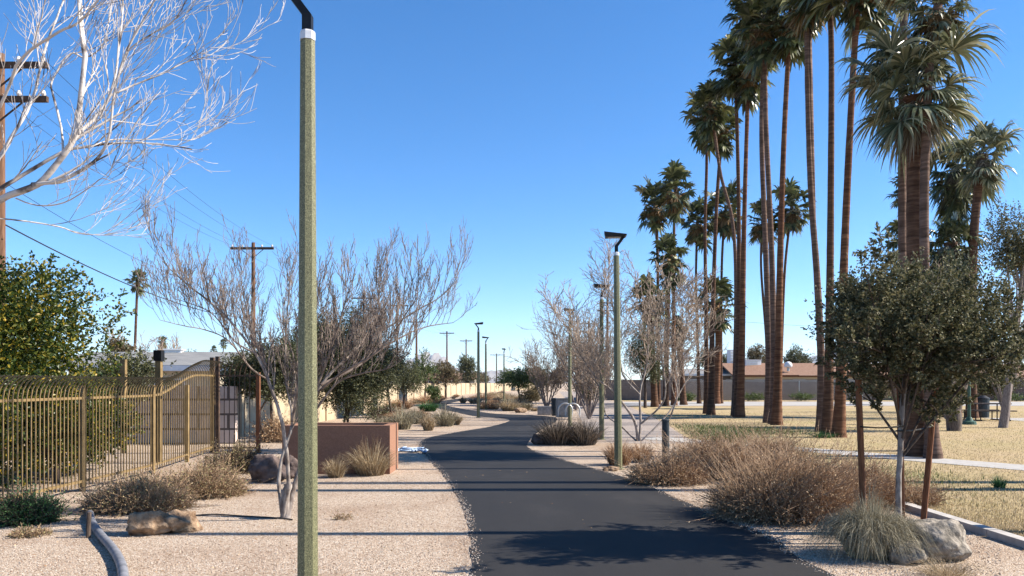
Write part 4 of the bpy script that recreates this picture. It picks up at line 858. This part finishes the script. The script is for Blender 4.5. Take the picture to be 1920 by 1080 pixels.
# tall tan posts beyond
for px, Y, zt, lb in ((298, 16.2, 2.1, 'tan post with black cap rising above the fence'), (248, 18.5, 2.2, 'plain tan post poking above the fence behind bush')):
    o = thing('fence_post', lb, 'post', (X_(px, Y) - (.0 if px == 298 else .2), Y, 0)); b = ORG[o.name]
    MB().box((b.x, b.y, zt / 2), (.11, .11, zt)).build('shaft', M['fence'], o)
    if px == 298: MB().box((b.x, b.y, zt + .11), (.16, .16, .22)).build('cap', M['black'], o)
# pink block wall seen through the fence, with the yard behind it
o = tag(MB().box((-10.2, 21.5, .78), (5.4, .2, 1.56)).build('block_wall', M['pink_wall'], origin=(-10.2, 21.5, 0)), 'pinkish block wall seen through the bent picket fence', 'wall')

# ------------------------------------------------------------ planter, bollard, rack, bench, boxes
c = G(731, 889); pw, pd, ph = 1.95, 1.05, .88; cx, cy = c.x - pw / 2, c.y + pd / 2
o = thing('planter', 'long brown stucco planter box left of the path', 'planter', (cx, cy, 0)); mb = MB(); wl = .15
mb.box((cx, c.y + wl / 2, ph / 2 - .05), (pw, wl, ph + .1)); mb.box((cx, c.y + pd - wl / 2, ph / 2 - .05), (pw, wl, ph + .1))
for sx in (-1, 1): mb.box((cx + sx * (pw / 2 - wl / 2), cy, ph / 2 - .052), (wl, pd - 2 * wl - .002, ph + .1))
mb.build('wall', M['stucco'], o); MB().box((cx, cy, ph - .12), (pw - 2 * wl, pd - 2 * wl, .06)).build('soil', M['dirt'], o)
c = G(1248, 876); o = thing('bollard', 'short dark bollard among the brown shrubs', 'bollard', (c.x, c.y, 0))
MB().tubes(np.array([(c.x, c.y, 0), (c.x, c.y, .5), (c.x, c.y, .90)]), np.array([.072, .072, .072]), 20, cap=True).build('post', M['bollard'], o, smooth=False)
MB().tubes(np.array([(c.x, c.y, .902), (c.x, c.y, .925), (c.x, c.y, .94)]), np.array([.079, .079, .06]), 20, cap=True).build('cap', M['bollard'], o)
for i, (x, y, lb) in enumerate(((X_(1060, 29.2), 29.2, 'grey metal bike rack arch, left one of two'), (X_(1074, 28.9), 28.9, 'grey metal bike rack arch, right one of two'))):
    w = .26; pts = [(x - w, y, 0), (x - w, y, .35), (x - w, y, .62)] + [(x + w * math.cos(a), y, .64 + w * math.sin(a)) for a in np.linspace(math.pi * .95, math.pi * .05, 8)] + [(x + w, y, .62), (x + w, y, .35), (x + w, y, 0)]
    tag(MB().tubes(np.array(pts), np.full(len(pts), .028), 8, cap=True).build('bike_rack', M['galv'], origin=(x, y, 0), smooth=True), lb, 'bike rack', 'bike rack arches')
c = G(1021, 778); o = thing('concrete_bench', 'grey concrete block bench at the path bend', 'bench', (c.x, c.y, 0))
MB().box((c.x, c.y, .235), (.72, .5, .43)).build('seat', M['block'], o); MB().box((c.x, c.y, .01), (.6, .4, .02)).build('base', M['block'], o)
c = G(1055, 782); o = thing('utility_cabinet', 'grey utility cabinet behind the bike rack', 'cabinet', (c.x, c.y, 0))
MB().box((c.x, c.y + .2, .44), (.6, .4, .86)).build('body', M['block'], o); MB().box((c.x, c.y + .2, .89), (.66, .46, .04)).build('lid', M['block'], o); MB().box((c.x, c.y - .01, .45), (.5, .02, .72)).build('door', M['block'], o)
c = G(1040, 779.5); o = thing('trash_bin', 'dark narrow bin between bench and cabinet', 'bin', (c.x, c.y, 0))
MB().tubes(np.array([(c.x, c.y, 0), (c.x, c.y, .4), (c.x, c.y, .82)]), np.array([.15, .17, .18]), 14, cap=True).build('body', M['bollard'], o); MB().tubes(np.array([(c.x, c.y, .822), (c.x, c.y, .86), (c.x, c.y, .9)]), np.array([.19, .19, .1]), 14, cap=True).build('lid', M['black'], o)
# hose and its stake
pts = [G(168, 962), G(172, 985), G(188, 1010), G(207, 1032), G(222, 1055), G(231, 1085), G(228, 1130), G(205, 1200)]
P = spline([(p.x, p.y, .045) for p in pts], 6); P[0:3, 2] -= [.05, .03, .01]; n = len(P)
tag(MB().tubes(P, .042 * (1 + .05 * (np.arange(n) % 2)), 12, cap=True).build('pipe', M['pipe'], origin=P[n // 2], smooth=True), 'thick grey flexible pipe snaking over gravel at lower left', 'pipe')
c = G(166, 1008); tag(MB().tubes(np.array([(c.x, c.y, -.02), (c.x, c.y, .12), (c.x + .01, c.y, .27)]), np.array([.025, .024, .022]), 8, cap=True).build('ground_stake', M['bark_dark'], origin=(c.x, c.y, 0)), 'short dark stake beside the upper end of grey pipe', 'stake')
# black irrigation line
P = spline([tuple(G(*p)) for p in ((336, 955), (350, 968), (400, 966), (450, 969), (520, 973), (548, 976))], 6); P[:, 2] += .012
tag(MB().tubes(P, np.full(len(P), .009), 6).build('irrigation_hose', M['wire'], origin=P[5], smooth=True), 'thin black irrigation hose running to the bare tree base', 'hose')
# blue hose heap at the planter end
mb = MB()
for k in range(5):
    b = G(768 + R.uniform(-16, 16), 846 + R.uniform(-6, 6)); pts = [(b.x + R.uniform(-.3, .3), b.y + R.uniform(-.5, .5), .03 + R.uniform(0, .05)) for _ in range(5)]; P = spline(pts, 6); mb.tubes(P, np.full(len(P), .022), 6)
b = G(768, 846); tag(mb.build('pipe_heap', M['blue'], origin=(b.x, b.y, 0), smooth=True), 'heap of pale blue plastic pipe on gravel by the path', 'pipes')

# picnic area
c = G(1868, 790); o = thing('picnic_table', 'dark metal picnic table at right beyond the lawn', 'picnic table', (c.x, c.y, 0)); x, y = c.x, c.y + .7
MB().box((x, y, .74), (1.75, .72, .05)).build('tabletop', M['rust'], o)
for sy in (-.62, .62): MB().box((x, y + sy, .44), (1.75, .26, .045)).build('bench', M['rust'], o)
for sx in (-.62, .62):
    mb = MB(); mb.tubes(np.array([(x + sx, y - .7, .03), (x + sx, y, .03), (x + sx, y + .7, .03)]), np.full(3, .03), 6, cap=True)
    for sy in (-.62, .62): mb.tubes(np.array([(x + sx, y + sy, .03), (x + sx, y + sy, .2), (x + sx, y + sy, .42)]), np.full(3, .028), 6)
    for sy in (-.25, .25): mb.tubes(np.array([(x + sx, y + sy, .03), (x + sx, y + sy, .4), (x + sx, y + sy, .72)]), np.full(3, .03), 6)
    mb.build('leg', M['rust'], o)
c = G(1842, 783); o = thing('trash_barrel', 'black trash barrel behind the picnic table', 'trash barrel', (c.x, c.y, 0))
MB().tubes(np.array([(c.x, c.y, 0), (c.x, c.y, .45), (c.x, c.y, .88)]), np.array([.28, .30, .30]), 18, cap=True).build('body', M['bollard'], o); MB().tubes(np.array([(c.x, c.y, .882), (c.x, c.y, .93), (c.x, c.y, 1.05)]), np.array([.32, .31, .12]), 18, cap=True).build('lid', M['black'], o)
c = G(1817, 796); o = thing('park_lamp', 'green park lamp post beside the picnic table', 'street lamp', (c.x, c.y, 0))
MB().tubes(np.array([(c.x, c.y, 0), (c.x, c.y, .12), (c.x, c.y, .16), (c.x, c.y, .3)]), np.array([.27, .25, .15, .09]), 14, cap=True).build('base', M['green_metal'], o); MB().tubes(np.array([(c.x, c.y, .3), (c.x, c.y, 1.8), (c.x, c.y, 3.4)]), np.array([.065, .055, .045]), 12).build('post', M['green_metal'], o)
MB().tubes(np.array([(c.x, c.y, 3.4), (c.x, c.y, 3.48), (c.x, c.y, 3.7), (c.x, c.y, 3.85)]), np.array([.06, .16, .2, .05]), 14, cap=True).build('lantern', M['white'], o)

# ------------------------------------------------------------ walls and fences
def wall(label, pts, h, th, mat, pil=3.0, name='block_wall', cap=True):
    o = thing(name, label, 'wall', (pts[0][0], pts[0][1], 0)); mb = MB(); pm = MB()
    for (xa, ya), (xb, yb) in zip(pts[:-1], pts[1:]):
        mb.beam((xa, ya, h / 2 - .05), (xb, yb, h / 2 - .05), th, h + .1); L = math.hypot(xb - xa, yb - ya); k = max(1, int(L / pil)); a = math.atan2(yb - ya, xb - xa)
        for j in range(k): u = j / k; pm.box((xa + (xb - xa) * u, ya + (yb - ya) * u, h / 2), (th + .12, th + .12, h + .06), a)
    mb.build('panel', M[mat], o); q = pm.build('pillars', M[mat], o); return o
wall('sunlit beige block wall running along the left side', [(-8.3, 24), (-8.0, 50), (-8.6, 82), (-6.5, 120), (0, 170), (8, 200)], 1.62, .15, 'beige_wall', 5)
wall('pinkish grey block wall left of the palms', [(X_(1105, 76), 76), (X_(1270, 74), 74), (X_(1395, 74), 74.5)], 1.95, .18, 'grey_wall', 5)
wall('grey brown block wall behind chain link beneath brown roof', [(X_(1395, 74.4), 75), (X_(1560, 74.4), 75.2), (X_(1640, 74.4), 75)], 1.98, .18, 'grey_wall', 6)
wall('reddish brown wall at far right behind picnic table', [(X_(1640, 74.4), 75.4), (X_(1960, 72), 73), (X_(2100, 70), 70)], 2.15, .18, 'brown_wall', 6)
wall('low pinkish wall beside the granite path far end', [(X_(1090, 56), 56), (X_(1095, 90), 90)], 1.6, .15, 'grey_wall', 5)
o = thing('chain_link_fence', 'grey chain link fence in front of the grey block wall', 'fence', (X_(1260, 72.6), 72.6, 0)); x0 = X_(1262, 72.6); x1 = X_(1640, 72.6)
x = x0
while x < x1: MB().tubes(np.array([(x, 72.6, 0), (x, 72.6, .9), (x, 72.6, 1.85)]), np.full(3, .035), 6).build('post', M['galv'], o); x += 2.9
MB().beam((x0, 72.6, 1.84), (x1, 72.6, 1.84), .04, .04).build('rail', M['galv'], o)
mb = MB(); n = int((x1 - x0) / .16)
for i in range(n):
    xa = x0 + i * .16
    for s_ in (-1, 1): xb = min(max(xa + s_ * 1.8, x0), x1); hh = abs(xb - xa); mb.tubes(np.array([(xa, 72.62, .02), ((xa + xb) / 2, 72.62, .02 + hh / 2), (xb, 72.62, .02 + hh)]), np.full(3, .004), 3)
mb.build('mesh', M['galv'], o)
def low_bush(label, px, Y, w, h, mat):
    mb = MB(); shoots(mb, (X_(px, Y), Y, h * .5), (w, .7, h * .6), 260, .35, .10, 8, 9, floor=.02); return tag(mb.build('hedge_bush', M[mat], origin=(X_(px, Y), Y, 0)), label, 'bush')
for px, w, lb in ((1285, 1.3, 'left of the orange trunked palm'), (1415, 1.6, 'between the paired palms and trio'), (1500, 1.5, 'just right of the trio of palms'), (1700, 2.0, 'behind thick palm'), (1900, 2.2, 'beyond picnic table')):
    low_bush('low green weeds along the far wall ' + lb, px, 71.2, w, .6, 'leaf_green')

# ------------------------------------------------------------ houses
def gable(label, xc, yc, wx, wy, he, hr, roof, wallm, windows=(), name='house', ov=.6):
    o = thing(name, label, 'house', (xc, yc, 0)); mb = MB(); mb.box((xc, yc, he / 2), (wx, wy, he)); mb.build('wall', M[wallm], o)
    x0, x1 = xc - wx / 2 - ov, xc + wx / 2 + ov; y0, y1 = yc - wy / 2 - ov, yc + wy / 2 + ov; th = .16
    r_ = MB(); r_.hexa([(x0, y0, he), (x1, y0, he), (x1, yc, hr), (x0, yc, hr), (x0, y0, he + th), (x1, y0, he + th), (x1, yc, hr + th), (x0, yc, hr + th)])
    r_.hexa([(x0, yc + .002, hr), (x1, yc + .002, hr), (x1, y1, he), (x0, y1, he), (x0, yc + .002, hr + th), (x1, yc + .002, hr + th), (x1, y1, he + th), (x0, y1, he + th)])
    r_.build('roof', M[roof], o); MB().box((xc, y0 - .02, he + .04), (x1 - x0, .04, .2)).build('fascia', M['stake' if roof == 'roof_brown' else 'white'], o)
    for wxp, wz, ww, wh in windows:
        f_ = MB().box((xc + wxp, yc - wy / 2 - .03, wz), (ww + .14, .06, wh + .14)).build('window', M['white'], o); MB().box((xc + wxp, yc - wy / 2 - .07, wz), (ww, .03, wh)).build('pane', M['window'], f_)
    return o
h1 = gable('low house with brown shingle roof behind the palms', X_(1500, 88), 90, 15.5, 9, 2.35, 3.75, 'roof_brown', 'cream', ((-5, 1.5, 1.6, 1.0), (-1, 1.5, 1.2, 1.0), (4, 1.5, 1.6, 1.0)))
MB().hexa([(X_(1478, 88), 84.5, 2.36), (X_(1560, 88), 84.5, 2.36), (X_(1560, 88), 88, 2.9), (X_(1478, 88), 88, 2.9), (X_(1478, 88), 84.5, 2.46), (X_(1560, 88), 84.5, 2.46), (X_(1560, 88), 88, 3.0), (X_(1478, 88), 88, 3.0)]).build('porch_roof', M['roof_brown'], h1)
gable('grey house with pale flat roof left of the brown roof house', X_(1322, 92), 92, 8.5, 8, 2.5, 3.15, 'roof_white', 'grey_wall', ((-2, 1.5, 1.2, 1.0), (2, 1.5, 1.2, 1.0)))
gable('brown roofed house far right behind the reddish wall', X_(1790, 92), 95, 22, 9, 2.4, 3.7, 'roof_brown', 'cream', ((-6, 1.5, 1.6, 1.0),))
gable('pale roofed small house behind the curved fence', X_(300, 30) - .4, 32, 5.6, 5, 2.15, 2.75, 'roof_white', 'cream', ((1, 1.3, 1.0, .9),))
gable('tan roofed house behind beige wall beyond the far poles', X_(842, 140), 145, 9, 8, 2.3, 3.3, 'roof_brown', 'cream', ((-3, 1.5, 1.4, 1.0),))
gable('white roofed house beyond the far end of beige wall', X_(700, 120), 120, 14, 9, 2.4, 3.4, 'roof_white', 'cream')
def cooler(label, px, py, Y, w, h):
    c = A(px, py, Y); o = thing('rooftop_cooler', label, 'rooftop cooler', (c.x, c.y, c.z - h / 2)); MB().box((c.x, c.y, c.z), (w, w, h), .2).build('body', M['white'], o)
    MB().box((c.x, c.y, c.z + h / 2 + .03), (w + .08, w + .08, .05), .2).build('lid', M['white'], o)
    mb = MB(); 
    for k in range(5): mb.box((c.x + .02, c.y - w / 2 - .03, c.z - h * .35 + k * h * .17), (w * .75, .02, h * .07), .2)
    mb.build('louvre', M['galv'], o)
cooler('white box cooler on the pale roof behind the curved fence', 327, 671, 32, .62, .60)
cooler('white sloped unit on the brown roof beside the paired palms', 1405, 684, 90, 1.9, 1.0)
cooler('tall white unit behind the paired palms', 1373, 672, 92, .9, 1.9)
def ball(label, px, py, Y, r, name, cat):
    import bmesh
    c = A(px, py, Y); o = thing(name, label, cat, (c.x, c.y, c.z - r)); bm = bmesh.new(); bmesh.ops.create_uvsphere(bm, u_segments=20, v_segments=12, radius=r)
    V = np.array([v.co[:] for v in bm.verts]); ft = [tuple(v.index for v in f.verts) for f in bm.faces]; bm.free(); V[:, 2] = np.maximum(V[:, 2], -r * .55); V += np.array(c); mb = MB()
    for f in ft: pass
    mb.V.append(V); mb.n = len(V); mb.Fc = [np.array([f for f in ft if len(f) == 4]), np.array([f for f in ft if len(f) == 3])]
    mb.build('dome', M['white'], o, smooth=True); MB().tubes(np.array([(c.x, c.y, c.z - r * 1.5), (c.x, c.y, c.z - r), (c.x, c.y, c.z - r * .5)]), np.full(3, r * .35), 8).build('stand', M['galv'], o); return o
ball('white roof dome on the brown shingle roof', 1478, 685, 86, .42, 'roof_ventilator', 'roof vent')
def dish(label, px, py, Y, r):
    c = A(px, py, Y); o = thing('satellite_dish', label, 'satellite dish', (c.x, c.y, 2.6)); P = np.array([(c.x, c.y + .25, c.z), (c.x, c.y + .2, c.z), (c.x, c.y + .08, c.z), (c.x, c.y - .05, c.z)])
    MB().tubes(P, np.array([.02, r * .45, r * .8, r]), 24).build('dish', M['white'], o, smooth=True); MB().tubes(np.array([(c.x, c.y + .2, 2.5), (c.x, c.y + .22, (2.5 + c.z) / 2), (c.x, c.y + .2, c.z)]), np.full(3, .05), 8).build('mast', M['galv'], o)
dish('large round white dish above the pale roofed grey house', 1281, 664, 86, .62)

# ------------------------------------------------------------ utility poles and lines
def upole(label, px, ytop, Y, r=.15, arms=((.35, 1.2),), group='wooden utility poles', az=0.0, second=None, mat='pole_wood', H_=None):
    X = X_(px, Y); zt = H_ or (H - (ytop - CY) / F * Y); o = thing('utility_pole', label, 'utility pole', (X, Y, 0), group)
    MB().tubes(np.array([(X, Y, -.1), (X, Y, zt / 2), (X, Y, zt)]), np.array([r, r * .85, r * .68]), 10, cap=True).build('pole', M[mat], o, smooth=False)
    for dz, hw in arms:
        z = zt - dz; dx, dy = math.cos(az) * hw, math.sin(az) * hw; MB().beam((X - dx, Y - dy - .2, z), (X + dx, Y + dy - .2, z), .1, .13).build('crossarm', M['pole_dark'], o)
        for s_ in (-.92, -.45, .45, .92): MB().tubes(np.array([(X + dx * s_, Y + dy * s_ - .2, z + .06), (X + dx * s_, Y + dy * s_ - .2, z + .12), (X + dx * s_, Y + dy * s_ - .2, z + .2)]), np.array([.03, .06, .035]), 8, cap=True).build('insulator', M['insul'], o)
        mb = MB()
        for s_ in (-1, 1): mb.beam((X + dx * .5 * s_, Y - .16, z - .06), (X, Y - .16, z - .55), .03, .03)
        mb.build('brace', M['pole_dark'], o)
    return Vector((X, Y, zt))
p1 = upole('tall wooden utility pole at the left frame edge with two arms', 2, 0, 18.7, .11, ((.35, 1.2), (1.15, 1.22)), az=-.0, H_=9.45)
p2 = upole('wooden utility pole with one crossarm behind the bare tree', 475, 455, 44, .15)
p3 = upole('utility pole half hidden in the bare twigs right of near lamp', 682, 553, 80, .14, mat='pole_dark')
p4 = upole('utility pole at the right rim of the bare twigs', 745, 568, 92, .15, ((.35, 1.2),), mat='pole_dark')
p5 = upole('brown utility pole left of beige wall opening', 781, 599, 104, .17)
p6 = upole('utility pole standing before beige wall, mid distance', 838, 621, 130, .17)
p7 = upole('thin utility pole left of the middle lamps', 874, 636, 155, .17)
p8 = upole('distant utility pole between the middle lamps', 931, 663, 200, .17, ((.35, 1.6),), mat='pole_dark')
p9 = upole('farthest faint utility pole above the straw clumps', 986, 668, 270, .17, ((.35, 1.6),), mat='pole_dark')
q1 = upole('utility pole behind the tall island lamp', 1139, 563, 96, .2, ((.35, 1.0), (1.3, 1.3)), group='wooden utility poles')
q2 = upole('utility pole left of the island lamp in bare twigs', 1104, 603, 122, .18, ((.35, 1.5), (1.6, 1.2)), mat='pole_dark')
def cable(label, a, b, sag, r, group='overhead cables'):
    a = Vector(a); b = Vector(b); t = np.linspace(0, 1, 24)[:, None]; P = np.array(a)[None] * (1 - t) + np.array(b)[None] * t; P[:, 2:3] -= 4 * sag * t * (1 - t)
    tag(MB().tubes(P, np.full(24, r), 5).build('overhead_cable', M['wire'], origin=a), label, 'cable', group)
cable('thick lower cable crossing before the lone tall palm', p1 + Vector((0, 0, -4.0)), p2 + Vector((0, 0, -4.2)), .55, .018)
cable('thin cable above the thick lower one', p1 + Vector((0, 0, -3.0)), p2 + Vector((0, 0, -2.8)), .7, .007)
for s_, nm in ((-1.1, 'leftmost'), (-.5, 'second from left'), (.5, 'third from left'), (1.1, 'rightmost')):
    cable('%s of four upper lines running from the left edge pole' % nm, p1 + Vector((s_, -.2, -.18)), p2 + Vector((s_, -.2, -.18)), .5, .006, 'upper lines between first two poles')
for a, b, nm in ((p2, p3, 'beyond the pole behind the bare tree'), (p3, p4, 'between the two poles hidden in bare twigs'), (p4, p5, 'reaching the brown pole by the beige wall'), (p5, p6, 'between the two brown poles before the beige wall'), (p6, p7, 'left of the thin pole by the middle lamps'), (p7, p8, 'crossing behind the middle lamps')):
    for s_, sd_ in ((-1.1, 'left'), (1.1, 'right')): cable('thin %s hand line %s' % (sd_, nm), a + Vector((s_, -.2, -.18)), b + Vector((s_, -.2, -.18)), .5, .008, 'thin lines between distant poles')
cable('thin cable crossing the sky behind the tall palms', (q1.x, q1.y, q1.z - 1.2), (X_(2100, 110), 110, 8.4), .9, .016)

# ------------------------------------------------------------ mountains
def ridge(name, xpx, Yd, prof, depth, seed):
    rg = np.random.default_rng(seed); n = 160; m_ = 14; xs = np.linspace(xpx[0], xpx[1], n); pk = np.interp(xs, [p[0] for p in prof], [p[1] for p in prof])
    pk = pk + np.cumsum(rg.normal(0, 1, n)) * .22 + rg.normal(0, .15, n); V = np.zeros((n, m_, 3))
    for j in range(m_):
        u = j / (m_ - 1); prf = math.sin(math.pi * u) ** 1.2; Yj = Yd + (u - .5) * depth; V[:, j, 0] = (xs - 960) / F * Yd; V[:, j, 1] = Yj + rg.normal(0, depth * .01, n)
        V[:, j, 2] = np.maximum(0, (CY - pk) / F * Yd) * prf * (1 + rg.normal(0, .07, n)) - (5 if j in (0, m_ - 1) else 0)
    i = np.arange(n - 1)[:, None] * m_; j = np.arange(m_ - 1)[None]; f = np.stack([i + j, i + m_ + j, i + m_ + j + 1, i + j + 1], -1).reshape(-1, 4)
    tag(MB().add(V.reshape(-1, 3), f).build(name, M['hill'], smooth=True), kind='structure')
ridge('mountains', (560, 1120), 9000, [(560, 715), (700, 700), (780, 672), (800, 664), (830, 668), (850, 690), (900, 700), (950, 694), (1000, 700), (1060, 705), (1120, 712)], 2600, 1)
ridge('mountains', (1280, 1960), 9000, [(1280, 710), (1330, 690), (1395, 680), (1440, 684), (1500, 690), (1530, 668), (1560, 656), (1600, 672), (1700, 680), (1800, 670), (1960, 700)], 2600, 2)

# ------------------------------------------------------------ the air
hz = MB().box((0, 5600, 224.5), (15000, 12000, 451)).build('haze', None); tag(hz, 'thin pale haze over the distance', 'haze', kind='stuff')
m = bpy.data.materials.new('air'); m.use_nodes = True; t = m.node_tree; t.nodes.clear(); out = t.nodes.new('ShaderNodeOutputMaterial'); pv = t.nodes.new('ShaderNodeVolumePrincipled')
pv.inputs['Color'].default_value = (.80, .88, 1, 1); pv.inputs['Density'].default_value = 0.00006; pv.inputs['Anisotropy'].default_value = 0.2; t.links.new(pv.outputs[0], out.inputs['Volume']); hz.data.materials.append(m)
